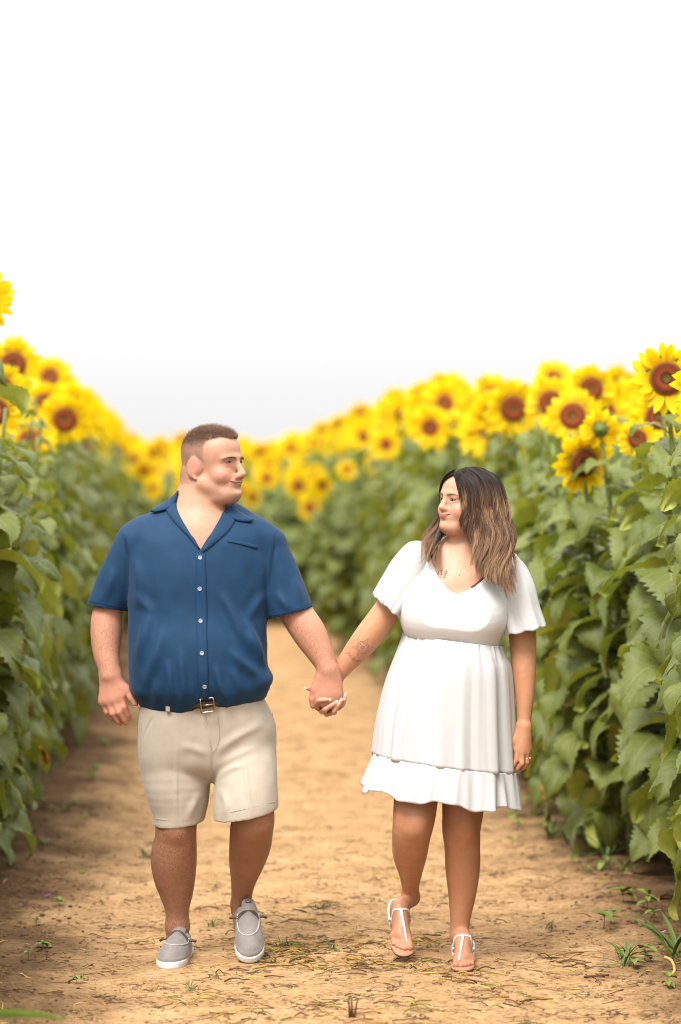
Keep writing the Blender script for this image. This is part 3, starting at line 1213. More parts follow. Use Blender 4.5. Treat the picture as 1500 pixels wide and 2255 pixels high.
    hm, nt, b = mat_new('man_hair_strands')
    nt.links.new(node(nt, 'ShaderNodeAttribute', attribute_name='Col').outputs['Color'], b.inputs['Base Color'])
    b.inputs['Roughness'].default_value = .5
    obj('hair', v, f, hm, root, cols=hc)
    nm = simple_mat('man_nail', (.62, .36, .29), .35, .05, 40)
    for tip, al, out, r in f_l:
        nail(body, tip + np.asarray(al) / np.linalg.norm(al) * r * .35, al, out, r * .66, r * 1.5, nm)
    return root, body, vol, T, dict(C=C, R=R, sc=sc)
def cloth_mat(name, color, rough=0.8, weave=(900, 900, 900), bs=0.25, bd=0.0006, var=0.10, sheen=0.15, streak=None, trans=0.0):
    m, nt, b = mat_new(name)
    v = coords(nt)
    f = noise(nt, 22, 4, 0.6, v)
    lo = tuple(c * (1 - var) for c in color); hi = tuple(min(1, c * (1 + var)) for c in color)
    c = ramp_node(nt, f, [(.3, lo), (.7, hi)])
    vw = coords(nt, scale=weave)
    w = noise(nt, 1.0, 2, 0.6, vw)
    if streak:
        c = mix_rgb(nt, 1.0, c, ramp_node(nt, w, [(.35, (1 - streak,) * 3), (.65, (1 + streak * .6,) * 3)]), 'MULTIPLY')
    nt.links.new(c, b.inputs['Base Color'])
    b.inputs['Roughness'].default_value = rough
    b.inputs['Specular IOR Level'].default_value = 0.25
    b.inputs['Sheen Weight'].default_value = sheen
    b.inputs['Sheen Roughness'].default_value = 0.5
    bump(nt, b, w, bs, bd)
    if trans:
        t = nt.nodes.new('ShaderNodeBsdfTranslucent')
        nt.links.new(c, t.inputs['Color'])
        mx = nt.nodes.new('ShaderNodeMixShader')
        mx.inputs[0].default_value = trans
        out = nt.nodes['Material Output']
        nt.links.new(b.outputs[0], mx.inputs[1]); nt.links.new(t.outputs[0], mx.inputs[2])
        nt.links.new(mx.outputs[0], out.inputs['Surface'])
    return m


def prism_px(poly, lo_y, hi_y):
    """convex pixel polygon (clockwise on screen) as a wedge through depth, for cutting cloth"""
    P = np.array(poly, float)
    c = P.mean(0)

    def f(X, Y, Z):
        px = HORX + X / Y * FPX
        py = HORY - (Z - CAM_H) / Y * FPX
        d = None
        for a, b in zip(P, np.roll(P, -1, 0)):
            n = np.array([b[1] - a[1], -(b[0] - a[0])]); n /= np.linalg.norm(n)
            if n @ (c - a) > 0: n = -n
            q = ((px - a[0]) * n[0] + (py - a[1]) * n[1]) * np.float32(8.3 / FPX)
            d = q if d is None else np.maximum(d, q)
        return np.maximum(d, np.maximum(lo_y - Y, Y - hi_y)).astype(np.float32)
    a0 = at(P[:, 0].min(), P[:, 1].max(), lo_y); a1 = at(P[:, 0].max(), P[:, 1].min(), hi_y)
    b0 = at(P[:, 0].min(), P[:, 1].max(), hi_y); b1 = at(P[:, 0].max(), P[:, 1].min(), lo_y)
    lo = np.minimum(np.minimum(a0, a1), np.minimum(b0, b1)); hi = np.maximum(np.maximum(a0, a1), np.maximum(b0, b1))
    lo[1], hi[1] = lo_y, hi_y
    return f, lo, hi


def button(parent, c, n, r, mat, name='button'):
    n = np.asarray(n, float); n /= np.linalg.norm(n)
    s = np.cross(n, (0, 0, 1)); s /= np.linalg.norm(s); u = np.cross(s, n)
    prof = [(0.0, .0006), (.35, .0005), (.5, .0007), (.62, .0017), (.85, .0020), (1.0, .0012), (1.0, -.0008)]
    V = [c + n * prof[0][1]]
    k = 14
    for q, h in prof[1:]:
        for j in range(k):
            a = 2 * math.pi * j / k
            V.append(c + r * q * (s * math.cos(a) + u * math.sin(a)) + n * h)
    F = [(0, 1 + j, 1 + (j + 1) % k) for j in range(k)]
    for i in range(len(prof) - 2):
        for j in range(k):
            a, b = 1 + i * k + j, 1 + i * k + (j + 1) % k
            F.append((a, a + k, b + k, b))
    return obj(name, V, F, mat, parent)


def dress_man(root, body, bvol, T):
    A, y = at, YM
    blue = cloth_mat('shirt_blue', (.0036, .033, .084), .72, weave=(1100, 1100, 30), bs=.3, bd=.0008, var=.10, sheen=.06, streak=.10)
    vol = Vol((-.92, 8.02, .72), (.02, 8.66, 1.70), 0.004)
    Ts = T.copy()
    vol.put(loftz(*Ts.T, p=2.4), 0.0)
    chain(vol, [(A(300, 1192, y + .01), mpx(43)), (A(345, 1168, y + .015), mpx(44)), (A(400, 1148, y + .02), mpx(46)),
                (A(490, 1150, y + .02), mpx(46)), (A(545, 1172, y + .015), mpx(42)), (A(590, 1198, y + .01), mpx(42))], .03)
    chain(vol, [(A(352, 1163, y + .03), mpx(30)), (A(398, 1125, y + .035), mpx(34)), (A(446, 1105, y + .035), mpx(48)), (A(495, 1133, y + .035), mpx(32)), (A(538, 1166, y + .03), mpx(30))], .03)
    # sleeves
    s1 = [(A(301, 1196, y + .01), mpx(45)), (A(270, 1260, y + .015), mpx(48)), (A(234, 1342, y + .02), mpx(46)), (A(222, 1368, y + .02), mpx(46))]
    s2 = [(A(588, 1202, y + .01), mpx(44)), (A(612, 1265, y + .0), mpx(47)), (A(640, 1350, y - .02), mpx(52)), (A(650, 1376, y - .02), mpx(53))]
    chain(vol, s1, .012)
    chain(vol, s2, .012)
    lo, hi = vol.lo, vol.lo + vol.h * np.array(vol.n)

    def hem(p0, p1, yy, down, xl, xr):
        a, b = A(*p0, yy), A(*p1, yy)
        t = b - a
        n = np.cross(t, (0, 1, 0)); n /= np.linalg.norm(n)
        if n[2] > 0: n = -n
        hf, _, _ = half((a + b) / 2, -n, lo, hi)      # negative beyond the hem

        def f(X, Y, Z):
            return np.maximum(hf(X, Y, Z), np.maximum(xl - X, X - xr))
        vol.put((f, np.array((xl, lo[1], lo[2])), np.array((xr, hi[1], hi[2]))), 0.004, 'sub')
    hem((190, 1331), (280, 1347), y + .02, 1, -1.0, A(281.0, 1340, y)[0])
    hem((588, 1365), (690, 1336), y - .02, 1, A(590.5, 1340, y)[0], 1.0)
    inner = lambda s, dr: [(p, r - dr) for p, r in s]
    tmp = vol.like()
    chain(tmp, inner(s1 + [(A(212, 1392, y + .02), mpx(46))], .007), 0)
    chain(tmp, inner(s2 + [(A(662, 1405, y - .02), mpx(53))], .007), 0)
    zmask = np.where((vol.lo[2] + vol.h * np.arange(vol.n[2])) < 1.29, 0, 1)[None, None, :] * 1.0
    vol.d = np.maximum(vol.d, np.where(zmask > 0, -1.0, -tmp.d)).astype(np.float32)
    vol.put(ellip(A(578, 1494, y - .06), (.038, .095, .032)), .03)
    vol.put(ellip(A(318, 1515, y - .05), (.042, .090, .040)), .03)
    # bottom bloused over the belt, higher at image right
    a, b = A(296, 1581, y - .19), A(604, 1550, y - .19)
    n = np.cross(b - a, (0, 1, 0)); n /= np.linalg.norm(n)
    if n[2] > 0: n = -n
    vol.put(half((a + b) / 2, -n, lo, np.array((hi[0], hi[1], .98))), .035, 'sub')
    # open neck: a V at the front, round the neck behind
    vol.put(prism_px([(441, 1213), (384, 1092), (384, 1060), (508, 1060), (504, 1108)], y - .30, y + .035), .004, 'sub')
    chain_neck = vol.like()
    chain(chain_neck, [(A(446, 1150, y + .012), mpx(56)), (A(447, 1095, y + .012), mpx(57)), (A(448, 1040, y + .02), mpx(53))], 0)
    zz = (vol.lo[2] + vol.h * np.arange(vol.n[2]))[None, None, :] > A(0, 1135, y)[2]
    vol.d = np.where(zz, np.maximum(vol.d, -chain_neck.d), vol.d).astype(np.float32)
    V, F = vol.mesh(2)
    N = normals(V, F)
    folds = [([(486, 1300), (508, 1345), (530, 1395), (556, 1440)], 11, .008), ([(528, 1345), (556, 1400), (582, 1455)], 9, .007),
             ([(540, 1385), (560, 1430), (590, 1482)], 9, .008), ([(505, 1425), (535, 1462), (578, 1495)], 10, .006),
             ([(334, 1335), (318, 1400), (303, 1470)], 12, .006), ([(362, 1380), (342, 1450), (322, 1515)], 12, .006),
             ([(396, 1420), (402, 1485), (410, 1548)], 9, .005), ([(368, 1450), (376, 1505), (384, 1550)], 8, .004),
             ([(340, 1490), (344, 1520), (352, 1548)], 8, .003), ([(474, 1460), (486, 1510), (502, 1546)], 8, .005),
             ([(512, 1470), (526, 1505), (536, 1530)], 8, .003), ([(298, 1225), (306, 1280), (302, 1350)], 12, .005),
             ([(566, 1205), (580, 1260), (582, 1340)], 11, .005), ([(584, 1300), (566, 1330), (548, 1372)], 9, .004),
             ([(300, 1300), (318, 1330), (340, 1350)], 10, .004), ([(606, 1300), (628, 1330), (640, 1350)], 9, .004),
             ([(645, 1270), (655, 1300), (664, 1335)], 9, .003), ([(250, 1250), (240, 1290), (226, 1330)], 10, .003),
             ([(612, 1190), (603, 1220), (599, 1250), (594, 1310)], 4, -.005), ([(268, 1172), (277, 1205), (281, 1250), (282, 1320)], 4, -.005)]
    folds = [(c, w, h * (2.3 if w != 4 else 1)) for c, w, h in folds]
    V = ridges(V, N, folds)
    # the bloused hem hangs in two lobes beside the buckle
    ppx = HORX + V[:, 0] / V[:, 1] * FPX; ppy = HORY - (V[:, 2] - CAM_H) / V[:, 1] * FPX
    dz = np.interp(ppx, [285, 320, 360, 400, 425, 447, 470, 500, 525, 560, 600], [0, 2, 5, 9, 3, -8, -2, 7, 5, 1, 0])
    V[:, 2] -= dz * sstep(1470, 1535, ppy) * (V[:, 1] < y) * y / FPX
    V[:, 1] -= .012 * np.abs(dz) / 16 * sstep(1490, 1525, ppy) * sstep(1556, 1540, ppy) * (V[:, 1] < y)
    rn = np.sin(V[:, 0] * 41 + V[:, 2] * 13) * np.sin(V[:, 2] * 29 - V[:, 0] * 17 + 1.3) + .6 * np.sin(V[:, 0] * 83 - V[:, 2] * 37)
    rn = vnoise(V[:, 0] * 14 + V[:, 1] * 6, V[:, 2] * 9, 3) + .5 * vnoise(V[:, 0] * 33 + V[:, 1] * 15, V[:, 2] * 21, 4) - .75
    V = V + N * (rn * .0055)[:, None]
    shirt = obj('shirt', V, F, blue, root)
    shirt['label'] = 'dark blue short-sleeved button shirt, open at the collar'
    both = [vol, bvol]
    # collar leaves and the turned-out fronts below them
    for nm, Aa, Bb in (
            ('collar', [(396, 1081), (386, 1093), (372, 1104), (350, 1118), (333, 1129)], [(391, 1104), (385, 1113), (376, 1120), (362, 1126), (341, 1131)]),
            ('collar', [(497, 1107), (508, 1116), (524, 1128), (541, 1138), (557, 1147)], [(493, 1128), (500, 1136), (511, 1144), (528, 1150), (552, 1152)]),
            ('lapel', [(389, 1104), (391, 1122), (402, 1146), (420, 1176), (440, 1212)], [(366, 1124), (374, 1138), (388, 1156), (410, 1179), (438, 1211)]),
            ('lapel', [(490, 1129), (484, 1142), (474, 1160), (460, 1184), (444, 1214)], [(518, 1146), (514, 1155), (502, 1172), (478, 1194), (447, 1219)])):
        v, f = patch(both, Aa, Bb, 18, 8, off=.006 if nm == 'collar' else .003, th=.0022, smooth=6, belly=.004)
        obj(nm, v, f, blue, shirt)
    # collar stand behind the neck
    ring = []
    for t in np.linspace(.40, math.pi - .40, 26):
        ring.append((-.0 + A(446, 1100, y)[0] + .094 * math.cos(t), y + .012 + .092 * math.sin(t), A(446, 1097, y)[2] + .018 * math.sin(t) - .012 * math.cos(t)))
    ring = np.array(ring)
    Vc = np.vstack([ring + (0, 0, -.03), ring + (0, 0, .012), (ring - (A(446, 1100, y)[0], y, 0)) * (1.04, 1.04, 1) + (A(446, 1100, y)[0], y, .012), (ring - (A(446, 1100, y)[0], y, 0)) * (1.12, 1.12, 1) + (A(446, 1100, y)[0], y, -.028)])
    n = len(ring)
    Fc = [(r * n + i, r * n + i + 1, (r + 1) * n + i + 1, (r + 1) * n + i) for r in range(3) for i in range(n - 1)]
    o = obj('collar', Vc, Fc, blue, shirt)
    # placket with stitched edges, buttons, pocket welt, cuffs
    v, f = patch([vol], [(432, 1222), (431, 1300), (432, 1400), (436, 1480), (441, 1541)], [(452, 1216), (455, 1300), (457, 1400), (458, 1480), (461, 1541)], 40, 6, off=.0018, th=.0016, smooth=1, belly=.001)
    obj('placket', v, f, blue, shirt)
    v, f = patch([vol], [(501, 1188), (535, 1194), (568, 1202)], [(501, 1194), (535, 1201), (567, 1209)], 14, 4, off=.0022, th=.0016, smooth=1)
    obj('pocket_welt', v, f, blue, shirt)
    pearl = simple_mat('button_pearl', (.24, .27, .36), .3, .15, 300, spec=.6)
    for bx, by in ((441, 1229), (440, 1297), (442, 1368), (445, 1439), (451, 1512)):
        P, Nn, D = onto([vol], [(bx, by)])
        button(shirt, P[0] + Nn[0] * .0045, Nn[0], .0075, pearl)
    dark = simple_mat('shirt_stitch', (.006, .030, .095), .8, .1, 100)
    st = []
    for c in ([(266, 1168), (274, 1190), (279, 1217)], [(606, 1172), (601, 1200), (597, 1245), (592, 1300)],
              [(194, 1322), (236, 1331), (278, 1338)], [(592, 1357), (640, 1346), (686, 1328)],
              [(435, 1226), (434, 1320), (435, 1420), (440, 1500), (444, 1538)], [(450, 1222), (452, 1320), (454, 1420), (456, 1500), (458, 1538)]):
        st.append(stroke([vol], c, .0009, 4, 40, off=.0006 if c[0][0] not in (435, 450) else .0036))
    v, f = merge(st)
    obj('stitching', v, f, dark, shirt)

    # ---------------- shorts
    beige = cloth_mat('shorts_beige', (.43, .375, .305), .75, weave=(1100, 1100, 1100), bs=.2, bd=.0004, var=.05, sheen=.1)
    sv = Vol((-.80, 8.00, .36), (-.10, 8.62, .96), 0.004)
    rows = [(1508, 330, 575, y - .02, .138), (1535, 316, 582, y - .02, .150), (1560, 309, 594, y - .012, .152), (1600, 305, 607, y - .005, .152), (1650, 306, 606, y, .146), (1690, 312, 606, y + .005, .125), (1722, 325, 600, y + .01, .06)]
    Tt = np.array([(CAM_H - (r[0] - HORY) / FPX * y, ((r[1] + r[2]) / 2 - HORX) / FPX * y, r[3], (r[2] - r[1]) / 2 / FPX * y, r[4]) for r in rows])
    sv.put(loftz(*Tt.T, p=2.5), 0)
    l1 = [(A(386, 1640, y), mpx(78)), (A(391, 1720, y + .0), mpx(74)), (A(394, 1775, y + .0), mpx(62)), (A(393, 1822, 8.315), mpx(51)), (A(392, 1850, 8.32), mpx(47))]
    l2 = [(A(530, 1640, y), mpx(76)), (A(541, 1715, 8.26), mpx(70)), (A(542, 1765, 8.235), mpx(71)), (A(541, 1802, 8.23), mpx(70)), (A(541, 1835, 8.235), mpx(70))]
    chain(sv, l1, .012)
    chain(sv, l2, .012)
    slo, shi = sv.lo, sv.lo + sv.h * np.array(sv.n)
    xm = A(468, 1790, y)[0]

    def hem2(p0, p1, yy, xl, xr):
        a, b = A(*p0, yy), A(*p1, yy)
        n = np.cross(b - a, (0, 1, .10)); n /= np.linalg.norm(n)
        if n[2] > 0: n = -n
        hf, _, _ = half((a + b) / 2, -n, slo, shi)
        sv.put((lambda X, Y, Z: np.maximum(hf(X, Y, Z), np.maximum(xl - X, X - xr)), np.array((xl, slo[1], slo[2])), np.array((xr, shi[1], shi[2]))), .003, 'sub')
    hem2((343, 1826), (443, 1815), 8.26, -1, xm)
    hem2((470, 1815), (614, 1788), 8.16, xm, 1)
    tmp = sv.like()
    chain(tmp, [(l1[2][0], l1[2][1] - .007), (l1[3][0], l1[3][1] - .006), (A(392, 1880, 8.32), mpx(46))], 0)
    chain(tmp, [(l2[2][0], l2[2][1] - .008), (l2[3][0], l2[3][1] - .006), (A(541, 1870, 8.235), mpx(69))], 0)
    zt = (sv.lo[2] + sv.h * np.arange(sv.n[2]))[None, None, :] < A(0, 1770, y)[2]
    sv.d = np.where(zt, np.maximum(sv.d, -tmp.d), sv.d).astype(np.float32)
    V, F = sv.mesh(2)
    N = normals(V, F)
    folds = [([(388, 1600), (388, 1740), (387, 1832)], 4, .0035), ([(534, 1640), (545, 1730), (556, 1800)], 4, .0035),
             ([(470, 1662), (520, 1625), (585, 1590)], 9, .006), ([(474, 1692), (520, 1665), (575, 1640)], 8, .005),
             ([(476, 1715), (510, 1692), (550, 1684)], 6, .005), ([(462, 1668), (430, 1650), (392, 1642)], 9, .004),
             ([(440, 1745), (424, 1778), (412, 1812)], 8, .007), ([(484, 1735), (498, 1768), (494, 1806)], 8, .006),
             ([(455, 1575), (460, 1610), (466, 1650)], 3, .003), ([(466, 1650), (468, 1690), (468, 1720)], 4, -.006),
             ([(340, 1575), (326, 1600), (312, 1640)], 3, -.003)]
    V = ridges(V, N, folds)
    rn = np.sin(V[:, 0] * 37 - V[:, 2] * 23) * np.sin(V[:, 2] * 31 + V[:, 0] * 19)
    rn = vnoise(V[:, 0] * 13 + V[:, 1] * 5, V[:, 2] * 10, 6) + .5 * vnoise(V[:, 0] * 30 + V[:, 1] * 11, V[:, 2] * 24, 7) - .75
    V = V + N * (rn * .004)[:, None]
    shorts = obj('shorts', V, F, beige, root)
    shorts['label'] = 'beige knee-length chino shorts'
    seam = simple_mat('shorts_seam', (.42, .37, .29), .8, .1, 100)
    st = [stroke([sv], c, .0008, 4, 40, off=.0004) for c in (
        [(453, 1572), (459, 1610), (466, 1652)], [(480, 1580), (484, 1615), (476, 1648), (466, 1656)], [(344, 1803), (366, 1806), (387, 1808)],
        [(474, 1795), (510, 1788), (556, 1778), (610, 1764)], [(312, 1590), (310, 1640), (311, 1670)], [(600, 1570), (604, 1610), (602, 1650)])]
    v, f = merge(st)
    obj('seam', v, f, seam, shorts)
    # ---------------- belt
    leather = simple_mat('belt_leather', (.085, .036, .018), .45, .25, 90, bump_s=.2)
    c0 = A(449, 1553, y - .18)
    rr, V_ = [], []
    nb = 64
    for j in range(nb):
        t = 2 * math.pi * j / nb
        cx, sx = math.cos(t), math.sin(t)
        ex = (abs(cx) ** 2.5 + abs(sx) ** 2.5) ** (-1 / 2.5)
        x, yy = .2125 * ex * cx, .160 * ex * sx
        zc = .24 * max(x, 0) + .03 * max(-x, 0) + .006 - .02 * (sx > 0) * sx
        for h, o in ((-.018, .0), (-.018, .004), (0, .0048), (.018, .004), (.018, .0)):
            k = 1 + o / .2
            V_.append((c0[0] + x * k, y - .015 + yy * k, c0[2] + zc + h))
    F_ = [(j * 5 + k, j * 5 + k + 1, ((j + 1) % nb) * 5 + k + 1, ((j + 1) % nb) * 5 + k) for j in range(nb) for k in range(4)]
    belt = obj('belt', V_, F_, leather, root)
    belt['label'] = 'brown leather belt with a metal buckle'
    steel = simple_mat('buckle_metal', (.42, .36, .29), .3, .1, 100, metallic=1.0)
    yb = float(y - .015 - .163 - .012)
    fr = [A(441, 1539, yb), A(470, 1536, yb), A(472, 1566, yb), A(444, 1570, yb), A(441, 1539, yb)]
    loop = np.vstack([np.linspace(a, b, 8) for a, b in zip(fr[:-1], fr[1:])])
    v1 = tube(loop, .0030, 6)
    v2 = tube([A(442, 1554, yb), A(470, 1551, yb - .004)], .002, 6)
    v, f = merge([v1, v2])
    obj('buckle', v, f, steel, belt)
    for bx, by in ((371, 1553), (577, 1522)):
        v, f = patch([sv], [(bx - 4, by - 8), (bx - 4, by + 14)], [(bx + 5, by - 8), (bx + 5, by + 14)], 8, 4, off=.007, th=.0015, smooth=0)
        obj('belt_loop', v, f, beige, shorts)
    trim_hidden(body, [vol, sv], .02)
    return shirt, shorts


def shoe_meshes():
    """slip-on shoe in its own frame: heel at y = 0, toe at y = .295, sole at z = 0"""
    prof = [(.030, .0335), (.06, .0355), (.11, .0365), (.16, .042), (.205, .0485), (.24, .0470), (.258, .040)]

    def outline(dr, z0, z1, rnd=.006):
        D = catmull(prof, 40)

        def f(X, Y, Z):
            d = None
            cx = np.float32(0.006) * np.sin((Y - .05) * 9)
            for (ya, ra) in D:
                q = np.sqrt((X - cx) ** 2 + (Y - np.float32(ya)) ** 2) - np.float32(ra + dr)
                d = q if d is None else np.minimum(d, q)
            dz = np.abs(Z - np.float32((z0 + z1) / 2)) - np.float32((z1 - z0) / 2)
            a = np.maximum(d + rnd, 0); b = np.maximum(dz + rnd, 0)
            return (np.sqrt(a * a + b * b) + np.minimum(np.maximum(d + rnd, dz + rnd), 0) - rnd).astype(np.float32)
        return f, np.array((-.07, -.03, z0 - .01)), np.array((.07, .32, z1 + .01))
    s = Vol((-.075, -.03, -.01), (.075, .325, .14), .0028)
    s.put(outline(.003, 0.0, .026), 0)
    sole = s.mesh(1)
    u = Vol((-.075, -.03, -.01), (.075, .325, .15), .0028)
    u.put(ellip((.006, .215, .026), (.0465, .078, .044)), 0)
    u.put(ellip((.004, .150, .036), (.044, .095, .056)), .03)
    u.put(ellip((0, .070, .040), (.0365, .075, .060)), .03)
    u.put(outline(-.002, .008, .034), .01)
    u.put(half((0, 0, .012), (0, 0, 1), (-.075, -.03, -.01), (.075, .325, .02)), 0, 'sub') if False else None
    u.put(cone((0, .052, .060), (0, .062, .14), .031, .040, ((1, 0, 0), 1.08)), .005, 'sub')
    u.put(cone((0, .07, .098), (0, .115, .125), .026, .035), .004, 'sub')
    upper = u.mesh(2)
    return sole, upper, u


def add_shoes(root):
    fabric = cloth_mat('shoe_fabric', (.225, .20, .185), .85, weave=(900, 160, 900), bs=.4, bd=.0006, var=.12, streak=.2)
    white = simple_mat('shoe_sole', (.62, .60, .58), .6, .1, 120, bump_s=.2)
    rope = simple_mat('shoe_edge', (.42, .39, .37), .8, .2, 300)
    lace = simple_mat('shoe_lace', (.085, .065, .055), .7, .2, 300)
    tab = simple_mat('lace_tab', (.10, .055, .035), .5, .2, 100)
    (sv_, sf_), (uv_, uf_), uvol = shoe_meshes()

    def top(x, yy):
        P0 = np.array([[x, yy, .145]])
        t = trace([uvol], P0, np.array([[0, 0, -1.0]]), .15, .001)
        return np.array((x, yy, .145 - (t[0] if not np.isnan(t[0]) else .1)))
    seam = [(-.034, .105), (-.036, .14), (-.034, .18), (-.026, .215), (-.008, .236), (.012, .236), (.03, .215), (.038, .18), (.040, .14), (.037, .105)]
    sp = np.array([top(*p) for p in catmull(seam, 36)])
    parts = [('sole', sv_, sf_, white, None), ('upper', uv_, uf_, fabric, None)]
    v, f = tube(sp + (0, 0, .0005), .0024, 6)
    parts.append(('toe_seam', v, f, rope, None))
    # tongue
    n, m = 9, 7
    V, F = [], []
    for lay in (0, 1):
        for i in range(n):
            t = i / (n - 1)
            yy = .165 - .085 * t
            for j in range(m):
                x = (j / (m - 1) * 2 - 1)
                V.append((.003 + x * (.026 - .003 * t), yy, .085 + .036 * t - .016 * x * x - .004 * lay))
    for i in range(n - 1):
        for j in range(m - 1):
            q = i * m + j
            F.append((q, q + 1, q + m + 1, q + m)); q += n * m
            F.append((q, q + m, q + m + 1, q + 1))
    parts.append(('tongue', V, F, fabric, None))
    L = []
    for a, b in (((-.036, .120), (.040, .140)), ((.040, .118), (-.036, .142)), ((-.036, .131), (.040, .129))):
        c = [np.array((a[0] + (b[0] - a[0]) * t, a[1] + (b[1] - a[1]) * t, 0)) for t in np.linspace(0, 1, 9)]
        for p in c:
            q = top(p[0], p[1]); p[2] = max(q[2], .085 + .036 * (.165 - p[1]) / .085 - .016 * ((p[0] - .003) / .025) ** 2 if abs(p[0]) < .028 else 0) + .002
        L.append(tube(c, .0016, 5))
    v, f = merge(L)
    parts.append(('lace', v, f, lace, None))
    for s in (-1, 1):
        p = top(s * .038 + .002, .125)
        v, f = tube([p + (0, 0, .0), p + (s * .012, -.004, .003), p + (s * .026, -.006, -.001 - .004 * (s > 0))], [.0035, .0052, .0048], 8)
        parts.append(('lace_end', v, f, tab, None))
    V, F = [], []
    for lay in (0, 1):
        for a, b in ((-1, 0), (1, 0), (1, 1), (-1, 1)):
            V.append((.003 + a * .010, .100 - .016 * b, .1145 + .0068 * b + .0012 - lay * .002))
    F = [(0, 1, 2, 3), (7, 6, 5, 4), (0, 4, 5, 1), (1, 5, 6, 2), (2, 6, 7, 3), (3, 7, 4, 0)]
    parts.append(('label_patch', V, F, lace, None))
    k = 16
    ring = [(.003 + .0058 * math.cos(2 * math.pi * i / k), .0925 + .0052 * math.sin(2 * math.pi * i / k), .1188 - .0022 * math.sin(2 * math.pi * i / k)) for i in range(k + 1)]
    v, f = tube(ring, .0009, 4, False)
    parts.append(('label_emblem', v, f, rope, None))

    def put(mirror, M, nm):
        so = empty('shoe', (0, 0, 0), root)
        so.matrix_parent_inverse = world_of(root).inverted()
        so['label'] = nm
        for name, v, f, mt, _ in parts:
            v = np.array(v, float).copy()
            f = f if not mirror else (f[:, ::-1] if isinstance(f, np.ndarray) else [tuple(reversed(q)) for q in f])
            if mirror: v[:, 0] *= -1
            w = (np.c_[v, np.ones(len(v))] @ np.array(M).T)[:, :3]
            obj(name, w, f, mt, so)
    # local y (forward) -> towards the camera; local x -> image left
    def frame(toe, yaw, pitch, roll=0.0):
        M = Matrix.Rotation(math.pi + yaw, 4, 'Z') @ Matrix.Rotation(pitch, 4, 'X') @ Matrix.Rotation(roll, 4, 'Y')
        t = M @ Vector((0, .295, 0))
        return Matrix.Translation(Vector(toe) - t) @ M
    put(False, frame((at(374, 2120, 8.185)[0], 8.185, -.003), rad(-6), 0), 'grey shoe planted flat on the dirt')
    put(True, frame((at(546, 2100, 8.26)[0], 8.275, .002), rad(3), rad(-24)), 'grey shoe stepping with its heel raised')
# ================================================================== the woman
YW = 8.28


def foot_frame(toe, yaw, pitch, ln):
    M = Matrix.Rotation(math.pi + yaw, 4, 'Z') @ Matrix.Rotation(pitch, 4, 'X')
    return Matrix.Translation(Vector(toe) - M @ Vector((0, ln, 0))) @ M


